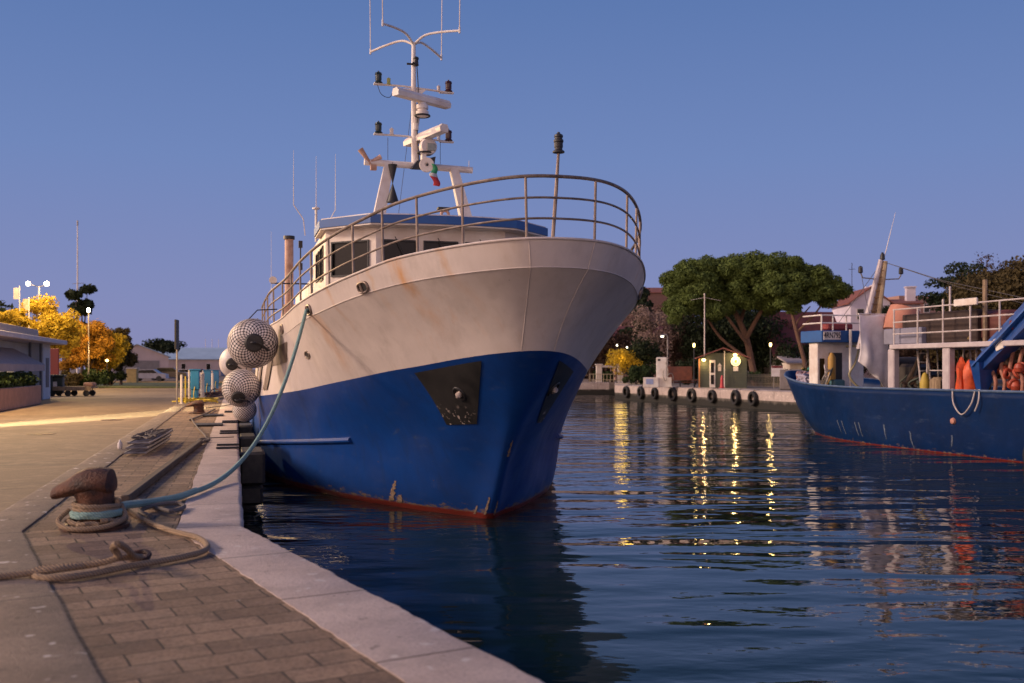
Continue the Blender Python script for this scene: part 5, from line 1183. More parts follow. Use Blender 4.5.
# houses
def house(px, Y, w_, h, dep, hr, wallm, roofm, label, rz, nwin=(3,2), nm='house', roofdir='x', hip=.0):
    x, y = at(px,Y); t = thing(nm, label, 'house', (x,y,0), rz)
    b_ = MB(); b_.box((0,0,h/2),(w_,dep,h)); 
    if roofdir == 'y': b_.add([(-w_/2,-dep/2,h),(w_/2,-dep/2,h),(0,-dep/2,h+hr),(-w_/2,dep/2,h),(w_/2,dep/2,h),(0,dep/2,h+hr)],[(0,1,2),(5,4,3)])
    b_.build('wall', wallm, t, smooth=False)
    if hr > 0:
        b_ = MB(); o_ = .35
        if roofdir == 'y': q = [((-w_/2-o_,-dep/2-o_),(0,-dep/2-o_),(0,dep/2+o_),(-w_/2-o_,dep/2+o_)),((0,-dep/2-o_),(w_/2+o_,-dep/2-o_),(w_/2+o_,dep/2+o_),(0,dep/2+o_))]
        else: q = [((-w_/2-o_,-dep/2-o_),(w_/2+o_,-dep/2-o_),(w_/2+o_-hip,0),(-w_/2-o_+hip,0)),((-w_/2-o_+hip,0),(w_/2+o_-hip,0),(w_/2+o_,dep/2+o_),(-w_/2-o_,dep/2+o_))]
        def hz(p): return h+.02+hr*(1-abs(p[0])/(w_/2)) if roofdir == 'y' else h+.02+hr*(1-abs(p[1])/(dep/2))
        for f_ in q:
            b_.add([(p[0],p[1],hz(p)) for p in f_]+[(p[0],p[1],hz(p)+.14) for p in f_], [(3,2,1,0),(4,5,6,7),(0,1,5,4),(1,2,6,5),(2,3,7,6),(3,0,4,7)])
        if roofdir != 'y' and hip: b_.add([(-w_/2-o_,-dep/2-o_,hz((0,-dep/2-o_))),(-w_/2-o_+hip,0,hz((0,0))),(-w_/2-o_,dep/2+o_,hz((0,dep/2+o_))),(w_/2+o_,-dep/2-o_,hz((0,-dep/2-o_))),(w_/2+o_-hip,0,hz((0,0))),(w_/2+o_,dep/2+o_,hz((0,dep/2+o_)))],[(0,1,2),(3,5,4)])
        rf = b_.build('roof', roofm, t, smooth=False)
    for i in range(nwin[0]):
        for j in range(nwin[1]):
            cx = -w_/2+w_*(i+.5)/nwin[0]; cz = h*(j+.55)/nwin[1]
            b_ = MB(); b_.box((cx,-dep/2-.02,cz),(.9,.06,1.3)); f_ = b_.build('window', M_whitep, t, smooth=False); b_ = MB(); b_.box((cx,-dep/2-.056,cz),(.72,.02,1.12)); b_.build('pane', M_glassd, f_, smooth=False)
    return t
M_hw = mat('white_render', (.66,.60,.66), (.56,.50,.56), .8, .6); M_hp = mat('pink_render', (.42,.24,.19), (.33,.19,.15), .8, .6); M_tile = mat('terracotta_tiles', (.26,.09,.055), (.16,.055,.04), .8, 2, bump=.3); M_dtile = mat('dark_red_tiles', (.13,.032,.030), (.085,.024,.024), .8, 2)
house(190,200,14,3.2,14,2.2,mat('hall_wall',(1,1,1)),M_hroof,'long low hall with a blue grey roof at the far end of the quay',R(8),(3,1),nm='storage_hall')
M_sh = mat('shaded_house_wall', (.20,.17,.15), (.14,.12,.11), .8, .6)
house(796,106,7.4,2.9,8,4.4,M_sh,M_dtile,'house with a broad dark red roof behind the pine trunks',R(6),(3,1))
h2 = house(860,118,4.4,9.0,8,1.6,M_hw,M_tile,'white gabled house with terracotta roof left of the boat mast',R(-3),(2,3),roofdir='y')
b_ = MB(); b_.box((1.5,-1,10.1),(.9,.9,1.9)); b_.box((1.5,-1,11.12),(1.1,1.1,.14)); b_.build('chimney', M_hw, h2, smooth=False)
h3 = house(822,124,13,6.1,9,2.0,M_hw,M_hw,'long pale house between the pine crown and the dark red roof',R(8),(4,2))
h4 = house(886,128,6.4,9.4,8,.7,M_hw,M_tile,'white house behind the beige boat mast with two chimneys',R(-8),(3,3))
for cx in (-2.2,2.6):
    b_ = MB(); b_.box((cx,-1.5,10.6),(1.1,.9,2.0)); b_.box((cx,-1.5,11.7),(1.3,1.1,.16)); b_.build('chimney', M_hw, h4, smooth=False)
b_ = MB(); b_.tube([(-4.2,0,9),(-4.2,0,15)], .04, 5); b_.tube([(-4.6,0,14.2),(-3.8,0,14.2)], .03, 5); b_.build('aerial', M_dark, h4)
house(921,150,11,12.0,9,0,M_hp,M_tile,'salmon pink flat roofed house left of the dark cedar',R(4),(4,3))
house(905,112,5.0,5.0,6,1.2,M_hp,M_dtile,'low pinkish house under the mast of the trawler',R(-10),(2,1))
house(648,165,10,13.6,8,1.0,mat('brown_brick_wall',(.20,.10,.075)),M_tile,'reddish building just visible between the white bow and the pine',R(4),(2,3))
house(640,128,7,5.5,6,1.2,M_hp,M_dtile,'pink rendered house behind the pale twigged tree',R(0),(3,2))
x, y = at(819,96); t = thing('garden_shed', 'small lit shed with grey roof below the dark red roof', 'shed', (x-1.5,y,0), R(4))
b_ = MB(); b_.box((0,0,1.0),(3.4,2.4,2.0)); b_.build('wall', M_cream, t, smooth=False); b_ = MB(); b_.box((0,-.1,2.25),(4.2,3.2,.16),(R(12),0,0)); b_.build('roof', M_awn, t, smooth=False); b_ = MB(); b_.box((-.2,-1.22,1.0),(.8,.04,1.0)); b_.build('lit_window', mat('amber_light_box',(1,1,1)), t, smooth=False)
plight(806,91,1.0,30,(1,.6,.25))

# trees on the far bank
def umbrella(px, Y, trunk_px, label, blobs_px, limbs_px, seed, n):
    """crown blobs given as bearing, height above eye line, both measured from the trunk foot"""
    x0, y0 = at(trunk_px, Y); t = thing('umbrella_pine', label, 'tree', (x0,y0,0), 0, 'umbrella pines')
    k = Y/1000.0; r = random.Random(seed); bl = []
    for (bx_, by_, rx) in blobs_px:
        cx = (bx_-512)*k-x0; cz = 1.5+(368-by_)*k; q = rx*k
        bl.append((cx, r.uniform(-3.0,3.0), cz, q, q*1.15, q*.72))
    leaves('crown', bl, n, .125, M_pineleaf, t, .74, up=.5, aspect=.45)
    b_ = MB()
    for pts in limbs_px:
        P = [Vector(((a-512)*k-x0, d, 1.5+(368-b)*k)) for a,b,d,_ in pts]; rs = [q[3]*k*.68 for q in pts]
        sp_ = spline(P,5); rr = [np.interp(i/5.0, range(len(rs)), rs) for i in range(len(sp_))]; b_.tube(sp_, rr, 8)
    b_.build('trunk', M_barkred, t); return t
r = random.Random(77)
bpx = []
def env_top(x): return 252+ (max(0,abs(x-735)-15)/92.0)**2.2*44
def env_bot(x): return 306+6*math.sin(x*.09)+ (8 if x < 700 else 0)+ (10 if 675 > x else 0)
for i in range(420):
    x = r.uniform(671,790); tp = env_top(x)+8; bt = env_bot(x)-8
    bt += 10 if x < 690 or 705 < x < 772 else 0
    u_ = r.random()**.8; bpx.append((x, tp+(bt-tp)*u_, r.uniform(6,11)))
umbrella(735,90,756,'huge umbrella pine with a wide rounded dark green crown on the far bank', bpx,
   [[(757,392,0,5.5),(752,365,0,5),(746,335,.3,4.6),(733,305,.6,3.5),(726,290,.8,2)],[(747,338,.2,3.5),(757,315,-.8,3),(768,296,-1.4,1.6)],[(741,322,.3,3),(748,305,1,2.2),(752,290,1,1.2)],
    [(752,362,0,2.5),(725,338,1.5,2.2),(708,312,2,1.6),(695,300,2,1)],[(748,345,0,2.4),(728,322,-1,2.2),(712,300,-1.5,1.2)]], 3, 62000) if False else None
def umb(Y, trunk_px, label, blobs, limbs, seed, n): return umbrella(0, Y, trunk_px, label, blobs, limbs, seed, n)
umb(90,757,'huge umbrella pine with a wide rounded dark green crown on the far bank', bpx,
   [[(757,392,0,5.5),(752,365,0,5),(746,335,.3,4.6),(733,305,.6,3.5),(726,290,.8,2)],[(747,338,.2,3.5),(757,315,-.8,3),(768,296,-1.4,1.6)],[(741,322,.3,3),(748,305,1,2.2),(752,290,1,1.2)],
    [(752,362,0,2.5),(725,338,1.5,2.2),(708,312,2,1.6),(695,300,2,1)],[(748,345,0,2.4),(728,322,-1,2.2),(712,300,-1.5,1.2)]], 3, 190000)
bpx = []
for i in range(220):
    x = r.uniform(760,838); tp = 256+((max(0,x-790))/52.0)**2*34+8; bt = 296+6*math.sin(x*.12)-(-4 if x>815 else 0)
    if x < 800: bt += 6
    bpx.append((x, tp+(bt-tp)*r.random()**.8, r.uniform(5.5,9)))
for x_, y_ in ((783,306),(792,309),(776,304),(832,300),(826,303)): bpx.append((x_,y_,8))
umb(86,797+6,'smaller umbrella pine leaning at the right of the huge one', bpx, [[(809,390,0,3.6),(804,360,0,3.2),(796,330,0,2.8),(791,308,0,2.2),(788,290,0,1.2)],[(797,332,0,1.8),(810,318,-.5,1.5),(822,302,-.6,1)],[(797,335,0,1.5),(799,322,.5,1.4),(812,306,.5,.8)]], 5, 105000)
Tn = lambda *a, **k: tree(*a, **k)
grp = 'trees crowding the far bank'
spec = [(612,112,7.2,6,1.2,M_brleaf,'brown_tree','bare brown tree seen just right of the white bow',5000,.13),
        (640,118,12.0,4.2,1.0,M_dleaf,'cypress','tall dark green tree tucked between the bow and the pine',5000,.2),
        (652,104,9.0,6.2,2.4,M_pinkleaf,'pink_tree','pale pinkish twigged tree left of the street lamp',3600,.11),
        (672,108,8.2,7,1.0,M_brleaf,'brown_tree','brown twiggy tree behind the street lamp',6500,.13),
        (690,112,9.6,8,1.5,M_brleaf,'brown_tree','brown twiggy tree behind the bare pole',6500,.13),
        (642,98,4.4,4.6,.3,M_dleaf,'broadleaf_tree','dark low tree behind the fuel pump',4200,.14),
        (708,104,8.8,7,.8,M_dleaf,'broadleaf_tree','dark tree above the kiosk roof',5500,.15),
        (734,106,10.8,9,.8,M_dleaf,'broadleaf_tree','dark tree filling the gap below the pine crown',16000,.15),
        (770,104,7.4,6.5,.5,M_dleaf,'broadleaf_tree','dark tree behind the picket fence',5000,.15),
        (750,112,9.8,8,.8,M_brleaf,'brown_tree','brown twiggy tree between the two pine trunks',6000,.13),
        (790,98,3.8,4,.5,M_dleaf,'broadleaf_tree','dark small tree under the dark red roof',3500,.13),
        (824,90,4.6,4,1.2,M_dleaf,'palm_like_tree','dark drooping tree just left of the trawler wheelhouse',3500,.18),
        (590,118,6.8,6,1.0,M_brleaf,'brown_tree','brown tree peeping out behind the white bow',4000,.14),
        (860,108,5.2,7,.6,M_dleaf,'broadleaf_tree','dark tree behind the grey tarpaulin',4000,.16),
        (893,106,8.6,3.4,1.5,M_dleaf,'cypress','dark tree growing behind the beige boat mast',5500,.17),
        (912,104,5.4,7,.6,M_brleaf,'brown_tree','brown tree behind the upper deck of the trawler',5000,.15),
        (942,108,6.4,6,.8,M_dleaf,'broadleaf_tree','dark tree at the foot of the cedar',6000,.17),
        (955,120,15.4,8.5,3.0,M_dleaf,'cedar','dark layered cedar at the left of the big bushy tree',11000,.2),
        (1012,112,14.2,11.5,3.0,M_olive,'broadleaf_tree','very big olive brown tree at the right frame edge',26000,.2),
        (972,100,8.2,8,.6,M_olive,'broadleaf_tree','olive brown tree below the cedar',9000,.18),
        (1010,96,6.5,9,.5,M_brleaf,'brown_tree','brown tree behind the blue crane arm',8000,.16),
        (975,130,17.2,7,8.0,M_brleaf,'bare_tree','sparse bare tree top rising over the big olive brown tree',1500,.16)]
for k, (px,Y,h,wd,cb,m_,nm,lb,n,sz) in enumerate(spec):
    tree(px,Y,h,wd,cb,m_,nm,lb,grp,n,sz,100+k,0,r0=.13,r1=.24,dens=30 if n < 8000 else 46,flat=.45 if nm == 'cedar' else .8,shell_=.35 if m_ in (M_brleaf,M_pinkleaf) else .5,trunk_r=.16)
tree(624,96,3.1,3.4,1.0,M_yleaf,'autumn_tree','small tree with glowing yellow leaves beside the garden gate',None,2600,.11,150,0,r0=.14,r1=.24,dens=20,trunk_r=.09)
for k, (px,Y,w_,h,m_,lb) in enumerate(((636,90,2.6,1.5,M_hedge,'green shrub left of the white equipment box'),(650,92,3.0,2.0,M_hedge,'green shrub behind the fuel pump'),(688,88,4,2.2,M_dleaf,'dark shrub behind the red bench'),(764,82,5.5,1.25,M_hedge,'clipped hedge behind the picket fence'),(786,80,3,1.4,M_hedge,'green shrub behind the grey concrete block'),(603,112,3,1.3,M_hedge,'green shrub at the garden gate'),(813,82,3,1.5,M_hedge,'green shrub behind the trawler bow'))):
    bush(px,Y,w_,h,m_,lb,60+k,'shrubs on the far quay',2200,.11,0,dep=2.0)
# background wood that closes the bank behind
leaves_o = bpy.data.objects.new('tmp', None)
bl = [((px-512)/1000*150, 150+random.uniform(-4,4), 3.0+1.5*math.sin(px*.07), 5.5, 4, 4.2+1.4*math.sin(px*.031+1)) for px in range(560,1120,14) if not 790 < px < 850]
fw = leaves('far_wood', bl, 42000, .35, M_brleaf, None, .3); tag(fw, kind='stuff'); fw['label'] = 'far brown wood closing the bank behind the houses'; fw['category'] = 'wood'

# ------------------------------------------------------------------ the blue trawler on the right
TA = 24.0; TV = 37.6
tw = thing('trawler', 'blue trawler with white wheelhouse, upper deck railings and blue crane at the right edge', 'boat', (NX*TA+UX*TV, NY*TA+UY*TV, -1.2), ROT)
# local x to the right, y towards its bow (away), z above the water; stern lies at negative y
tl = [( -1.0,[(-1.5,0),(0,.9),(3,1.6),(8,1.9),(22,1.6)]), (0.0,[(0,0),(1.2,.8),(3,1.6),(5,2.1),(8,2.35),(22,2.3)]),
      (1.0,[(1.0,0),(2.0,.95),(4,1.75),(6,2.2),(8.5,2.42),(22,2.4)]), (2.0,[(2.0,0),(2.6,.75),(4,1.55),(6,2.15),(8.5,2.5),(22,2.5)])]
def tlev(i):
    zt = [None,None,None,[(0,2.56),(2,2.32),(5,2.08),(9,2.0),(22,2.05)]][i]
    z, tab = tl[i]; sh = {0:1.5,1:0,2:-1.0,3:-2.0}[i]
    base_ = [(y_ - tab[0][0], L) for y_, L in tab]
    tb = [(sh+y_, L) for y_, L in base_]
    return Level(tb, [(sh+a, b) for a, b in zt] if zt else z, 22.0)
TL = [tlev(i) for i in range(4)]
def tsurf(side, p, q):
    k = min(int(q),2); t = q-k; P = [Vector(l.pt(p)) for l in TL]; a, b = P[k], P[k+1]
    c0 = P[k-1] if k > 0 else a*2-b; c1 = P[k+2] if k+2 <= 3 else b*2-a
    v = 0.5*((2*a)+(b-c0)*t+(2*c0-5*a+4*b-c1)*t*t+(3*a-c0-3*b+c1)*t**3); return Vector((side*max(0,v.x), -v.y, v.z))
b_ = MB(); nq = 14; NPt = 40
for side in (-1,1):
    vs = [tsurf(side,i/NPt,3*j/nq) for i in range(NPt+1) for j in range(nq+1)]
    b_.add(vs, [(i*(nq+1)+j,i*(nq+1)+j+1,(i+1)*(nq+1)+j+1,(i+1)*(nq+1)+j) for i in range(NPt) for j in range(nq)])
k = nq+1; e0 = NPt*k; off = (NPt+1)*k
for j in range(nq): b_.f.append((e0+j,off+e0+j,off+e0+j+1,e0+j+1)); b_.mi.append(0)
M_tblue = hull_paint('trawler_blue_paint', (.003,.021,.088), (.002,.014,.060), lower=True, redz=-.08, spec=.15)
o = b_.build('hull', M_tblue, tw); weld(o); md = o.modifiers.new('s','SOLIDIFY'); md.thickness = .06; md.offset = -1
b_ = MB(); b_.tube([tsurf(-1,p/40,3.0) for p in range(40,0,-1)]+[tsurf(1,p/40,3.0) for p in range(0,41)], .04, 6); b_.build('gunwale', mat('worn_blue_edge',(.10,.15,.25),(.05,.09,.18)), tw)
b_ = MB(); vs = []
for i in range(NPt+1):
    a = tsurf(-1,i/NPt,2.3); vs += [(a.x*.97,a.y,1.35),(-a.x*.97,a.y,1.35)]
b_.add(vs, [(2*i,2*i+2,2*i+3,2*i+1) for i in range(NPt)]); b_.build('deck', M_deck, tw)
def TW(px, a_off, z):     # plan point inside the trawler: bearing px, lateral a_off from its axis
    a_ = TA+a_off; kx = (px-512)/1000.0; v = a_*(NX+kx*UX)/(NY*kx*-1+0) if False else a_*(NX-kx*NY)/(kx*UY-UX)
    return Vector((a_off, v-TV, z+1.2))
# wheelhouse on the foredeck
yb = TW(818,-2.0,0).y
b_ = MB(); b_.box((-.95,yb+.35,2.55),(2.1,.6,2.4),bev=.03); b_.build('wheelhouse', M_whitep, tw, smooth=False)
b_ = MB(); b_.box((-1.80,yb+.03,2.65),(.20,.03,.85)); wn = b_.build('window', M_glassd, tw, smooth=False)
b_ = MB(); b_.box((-1.20,yb+.03,2.45),(.58,.03,1.7)); b_.build('door_opening', M_dark, tw, smooth=False)
b_ = MB(); b_.box((-.95,yb+.30,3.93),(2.35,1.5,.46),bev=.02); vz = b_.build('blue_visor', M_bluep, tw, smooth=False)
b_ = MB(); b_.box((-1.68,yb-.47,3.96),(.74,.03,.32)); pl = b_.build('name_board', M_whitep, tw, smooth=False)
fc_ = bpy.data.curves.new('registration','FONT'); fc_.body = '4RN795'; fc_.size = .30; fc_.align_x = 'CENTER'; fc_.align_y = 'CENTER'; fc_.extrude = .004; fc_.offset = .004
fo = bpy.data.objects.new('registration', fc_); COL.objects.link(fo); fo.parent = pl; fo.location = (-1.68,yb-.49,3.96); fo.rotation_euler = (R(90),0,0); fo.scale = (.74,1.05,1); fc_.materials.append(mat('black_lettering',(.02,.02,.03)))
dg = bpy.context.evaluated_depsgraph_get(); dg.update(); tm = bpy.data.meshes.new_from_object(fo.evaluated_get(dg)); tm.name = 'registration'; lo_, sc_o = tuple(fo.location), tuple(fo.scale); bpy.data.objects.remove(fo)
fo = bpy.data.objects.new('registration', tm); COL.objects.link(fo); fo.parent = pl; fo.location = lo_; fo.rotation_euler = (R(90),0,0); fo.scale = sc_o
# small rail above the visor
b_ = MB()
for z in (4.45,4.75): b_.tube([(-2.1,yb-.4,z),(.2,yb-.4,z)], .03, 6); b_.tube([(-2.1,yb-.4,z),(-2.1,yb+.9,z)], .03, 6)
for x_ in (-2.1,-1.6,-1.0,.2): b_.tube([(x_,yb-.4,4.15),(x_,yb-.4,4.78)], .03, 6)
b_.build('visor_rail', M_whitep, tw)
b_ = MB(); b_.box((-.9,yb+.4,4.34),(1.2,.5,.30),bev=.1); b_.build('rolled_raft', mat('red_canvas',(.35,.06,.05)), tw)
# hoses and gear at the wheelhouse door
b_ = MB(); b_.lathe([(.13,0),(.15,.05),(.15,.85),(.05,1.05)], Matrix.Translation((-1.55,yb-.25,2.25)), 12); b_.build('gas_bottle', mat('ochre_float',(.42,.24,.05)), tw)
b_ = MB(); b_.tube(spline([(-.95,yb-.3,3.55),(-.55,yb-.5,3.5),(-.75,yb-.6,2.9),(-1.0,yb-.6,2.4),(-.6,yb-.8,1.9),(.2,yb-.9,1.85)],6), .045, 7); b_.build('hose', mat('pale_yellow_hose',(.45,.38,.20)), tw)
b_ = MB(); b_.box((-1.35,yb-.3,2.0),(.5,.4,.5),bev=.05); b_.box((-1.0,yb-.4,1.75),(.5,.4,.4),bev=.05); b_.build('crate', mat('teal_crate',(.06,.16,.20)), tw, smooth=False)
b_ = MB(); b_.tube([(-.92,yb-.55,1.4),(-.92,yb-.55,4.2)], .06, 8); b_.build('deck_post', M_whitep, tw)
# nets heaped in the bow
for k, (x_, y_, z_, s_, m_) in enumerate(((-.6,.0,2.2,.35,mat('pink_net',(.42,.25,.24),(.3,.18,.18),.9,8)),(-1.0,-.9,2.15,.4,mat('pale_lilac_net',(.42,.38,.48),(.3,.27,.36),.9,8)),(-.9,-1.6,2.5,.4,mat('teal_net',(.06,.26,.22),(.04,.17,.15),.9,8)))):
    b_ = MB(); r_ = random.Random(k)
    for i in range(9): b_.tube(spline([(x_+r_.uniform(-s_,s_),y_+r_.uniform(-s_,s_)*1.4,z_+r_.uniform(-.3,.35)) for _ in range(6)],4), .05, 6)
    b_.build('net_pile', m_, tw)
# tarpaulin
ty = TW(874,-2.0,0).y; pA = TW(860,-2.3,0); 
def tarp():
    b_ = MB(); n, m_ = 26, 30; vs = []
    for j in range(m_+1):
        v = j/m_
        for i in range(n+1):
            u_ = i/n; top = 3.40; 
            bot = .72+ (1.02*(1-u_)**1.0 if u_ < .8 else .2*(1-u_)/.2); zc = top+(bot-top)*v
            x = -2.62+1.22*u_ + .10*(1-u_)*math.sin(v*3)*v; fold = .07*math.sin(u_*13+v*2)*v + .05*math.sin(u_*7-v*5) + .10*v*math.sin(u_*3)
            vs.append((x, ty+fold+.10*math.sin(v*6)*v, zc+1.2))
    k = n+1; b_.add(vs, [(j*k+i,j*k+i+1,(j+1)*k+i+1,(j+1)*k+i) for j in range(m_) for i in range(n)])
    o = b_.build('tarpaulin', mat('grey_white_canvas',(.86,.82,.84),(.68,.64,.66),.85,2.5), tw); md = o.modifiers.new('s','SOLIDIFY'); md.thickness = .015; return o
tarp()
b_ = MB(); b_.tube([(-2.65,ty,4.62),(2.3,ty,4.62)], .03, 6); b_.build('tarpaulin_rail', M_whitep, tw)
# upper deck
y1 = TW(889,-2.45,0).y; y0_ = -21.0
b_ = MB(); b_.box((0,(y0_+y1)/2,3.42),(4.9,y1-y0_,.16),bev=.02); b_.build('upper_deck', mat('pale_lilac_paint',(.50,.45,.47),(.38,.33,.36)), tw, smooth=False)
for px in (893,948):
    q = TW(px,-2.3,0); b_ = MB(); b_.box((-2.28,q.y,2.35),(.24,.34,2.0),bev=.03); b_.build('pillar', mat('pale_lilac_paint',(.5,.45,.47)), tw, smooth=False)
for y_ in (-9.5,-13.5,-17.5): 
    b_ = MB(); b_.box((2.25,y_,2.35),(.24,.3,2.0)); b_.build('pillar', mat('pale_lilac_paint',(.5,.45,.47)), tw, smooth=False)
M_wrail = mat('white_rail_paint', (.55,.50,.50), (.40,.34,.33), .5, 5)
for z in (3.85,4.25,4.68):
    for sx in (-2.36,2.36):
        b_ = MB(); b_.tube([(sx,y1-.1,z),(sx,y0_,z)], .026, 6); b_.build('rail', M_wrail, tw)
for i in range(13):
    y_ = y1-.15-1.22*i
    for sx in (-2.36,2.36):
        b_ = MB(); b_.tube([(sx,y_,3.5),(sx,y_,4.69)], .028, 6); b_.build('rail_post', M_wrail, tw)
q = TW(967,-2.35,0); b_ = MB(); b_.box((-2.40,q.y,4.72),(.08,1.0,.22),bev=.02); b_.build('white_board', M_whitep, tw)
# gear on the upper deck
b_ = MB(); b_.lathe([(.15,0),(.55,.08),(.58,.5),(.52,.95),(.1,1.02)], Matrix.Translation((-1.3,TW(898,-1.3,0).y,3.9)) @ rotm('Y',18), 18); b_.build('orange_drum', mat('faded_orange_cover',(.48,.22,.16),(.38,.16,.11),.8,2), tw)
b_ = MB(); q = TW(918,-1.5,0); b_.box((-1.4,q.y,3.78),(1.5,2.0,.55),bev=.03); b_.build('grey_locker', mat('violet_grey_locker',(.22,.22,.30)), tw, smooth=False)
for i, px in enumerate((926,933,939)):
    q = TW(px,-1.6,0); b_ = MB(); b_.tube(spline([(-1.75,q.y,3.6),(-1.75,q.y,4.3),(-1.55,q.y,4.48),(-1.3,q.y,4.3),(-1.25,q.y,3.6)],5), .035, 7); b_.build('vent_hoop', M_wrail, tw)
q = TW(962,-1.0,0); b_ = MB(); b_.box((-1.0,q.y,4.02),(1.9,3.6,1.0),bev=.03); b_.build('dark_crate_stack', mat('dark_brown_mesh',(.055,.035,.030),(.030,.02,.02),.9,9), tw, smooth=False)
q = TW(1008,-1.0,0); b_ = MB(); b_.box((-1.0,q.y,4.0),(1.6,1.8,.9),bev=.1); b_.build('covered_winch', mat('dark_red_brown_cover',(.12,.035,.03)), tw)
# mast with A shaped legs, spreader lamps and a whip
mx = TW(882,0,0); my = mx.y
b_ = MB(); b_.tube([(-1.0,my,3.4),(-.05,my,6.85)], [.13,.09], 8); b_.build('mast_leg', mat('pale_lilac_paint',(.5,.45,.47)), tw)
b_ = MB(); b_.tube([(-.45,my-.1,3.4),(.10,my-.05,6.8)], [.14,.10], 8); b_.build('mast_leg', mat('tan_boom_paint',(.46,.36,.22),(.30,.20,.12),.7,3), tw)
b_ = MB(); b_.add([(-.92,my-.05,3.5),(-.50,my-.05,3.5),(.06,my-.05,6.7),(-.03,my-.05,6.7)],[(0,1,2,3)]); 
for i in range(12):
    t_ = i/12; b_.tube([(-1.05+1.05*t_,my-.08,3.6+3.1*t_),(-.45+.5*t_,my-.12,3.6+3.1*t_)], .03, 5)
b_.build('mast_web', mat('ochre_rusty_paint',(.36,.22,.10),(.2,.12,.07),.7,4), tw)
b_ = MB(); b_.lathe([(.05,0),(.10,.03),(.08,.2),(.03,.3)], Matrix.Translation((.02,my,6.85)), 12); b_.build('mast_lamp', M_dark, tw)
b_ = MB(); b_.tube([(-.95,my,6.35),(-.85,my,6.15),(0,my,6.1),(.75,my,6.15),(.85,my,6.3)], .025, 6); b_.build('spreader', M_galv, tw)
for x_ in (-.95,.85): b_ = MB(); b_.lathe([(.04,0),(.09,.03),(.08,.24),(.03,.28)], Matrix.Translation((x_,my,6.32)), 12); b_.build('spreader_lamp', M_dark, tw)
b_ = MB(); b_.tube([(.10,my,6.95),(.60,my,8.7)], [.018,.006], 6); b_.build('whip_antenna', M_whitep, tw)
# aft posts, ladder, dark machinery seen under the deck
for px, a_, z1 in ((943,-1.2,5.0),(985,-1.9,5.4),(950,.5,5.6)):
    q = TW(px,a_,0); b_ = MB(); b_.tube([(a_,q.y,3.5),(a_,q.y,z1)], .07 if px == 985 else .035, 8); b_.build('deck_pole', M_wood if px == 985 else M_wrail, tw)
q = TW(928,-1.6,0); b_ = MB()
for sx in (-.2,.2): b_.tube([(-1.6+sx,q.y,1.4),(-1.6+sx,q.y+.3,3.4)], .03, 6)
for i in range(6): b_.tube([(-1.8,q.y+.05*i,1.7+.3*i),(-1.4,q.y+.05*i,1.7+.3*i)], .022, 6)
b_.build('ladder', M_wrail, tw)
M_mach = mat('dark_deck_machinery', (.045,.034,.03), (.022,.018,.016), .7, 5)
for px, a_, sx_, sy_, sz_, rz_ in ((905,-.4,1.0,1.6,1.5,.2),(925,0,1.4,1.2,1.0,.4),(938,-.6,.8,.9,.9,.1),(962,.2,1.6,1.2,1.2,.0)):
    q = TW(px,a_,0); b_ = MB(); b_.box((a_,q.y,1.35+sz_/2),(sx_,sy_,sz_),(0,0,rz_),bev=.12); b_.lathe([(.25,-.5),(.25,.5)], Matrix.Translation((a_,q.y,1.35+sz_)) @ rotm('Y',90), 14); b_.build('winch', M_mach, tw)
for i, (px, a_, x2) in enumerate(((902,-1.9,-1.2),(910,-1.7,-1.3))):
    q = TW(px,a_,0); b_ = MB(); b_.tube([(a_,q.y,1.9),(x2,q.y-.2,3.3)], .06, 7); b_.build('boom', M_dark if i else M_wood, tw)
q = TW(925,-2.0,0); b_ = MB(); b_.lathe([(.16,0),(.17,.3),(.08,.6),(.03,.65)], Matrix.Translation((-2.0,q.y,1.9)), 12); b_.build('yellow_float', mat('ochre_yellow',(.45,.33,.05)), tw)
q = TW(938,-1.9,0); b_ = MB(); b_.box((-1.9,q.y,2.05),(.4,.5,.7),bev=.1); b_.build('ochre_sack', M_wood, tw)
b_ = MB(); q1 = TW(930,-2.1,0); q2 = TW(975,-2.1,0); b_.tube([(-2.1,q1.y,2.62),(-2.1,q2.y,2.62)], .02, 6); b_.build('clothes_line', M_wrail, tw)
# orange oilskins on the line
M_or = mat('orange_oilskin', (.66,.085,.015), (.36,.04,.010), .5, 4)
for i, (px, a_) in enumerate(((961.5,-2.2),(969.5,-2.2))):
    q = TW(px,a_,0); b_ = MB(); n = 14; prof = [(.02,3.10),(.07,3.05),(.10,2.97),(.16,2.88),(.20,2.75),(.19,2.5),(.20,2.25),(.23,2.05),(.23,1.9)]
    vs = []
    for j, (r_, z_) in enumerate(prof):
        for k2 in range(n):
            a2 = 2*math.pi*k2/n; rr = r_*(1+.22*math.sin(a2*3+z_*4+i*2)+.1*math.sin(a2*7-z_*9)); vs.append((a_+rr*math.cos(a2)*.8, q.y+rr*.75*math.sin(a2), z_-(.14 if i else .05)))
    b_.add(vs, [(j*n+k2,j*n+(k2+1)%n,(j+1)*n+(k2+1)%n,(j+1)*n+k2) for j in range(len(prof)-1) for k2 in range(n)])
    for sgn in (-1,1): b_.tube([(a_+.14,q.y+sgn*.20,2.75),(a_+.2,q.y+sgn*.27,2.4),(a_+.16,q.y+sgn*.25,2.1)], [.08,.07,.05], 8)
    b_.build('oilskin', M_or, tw)
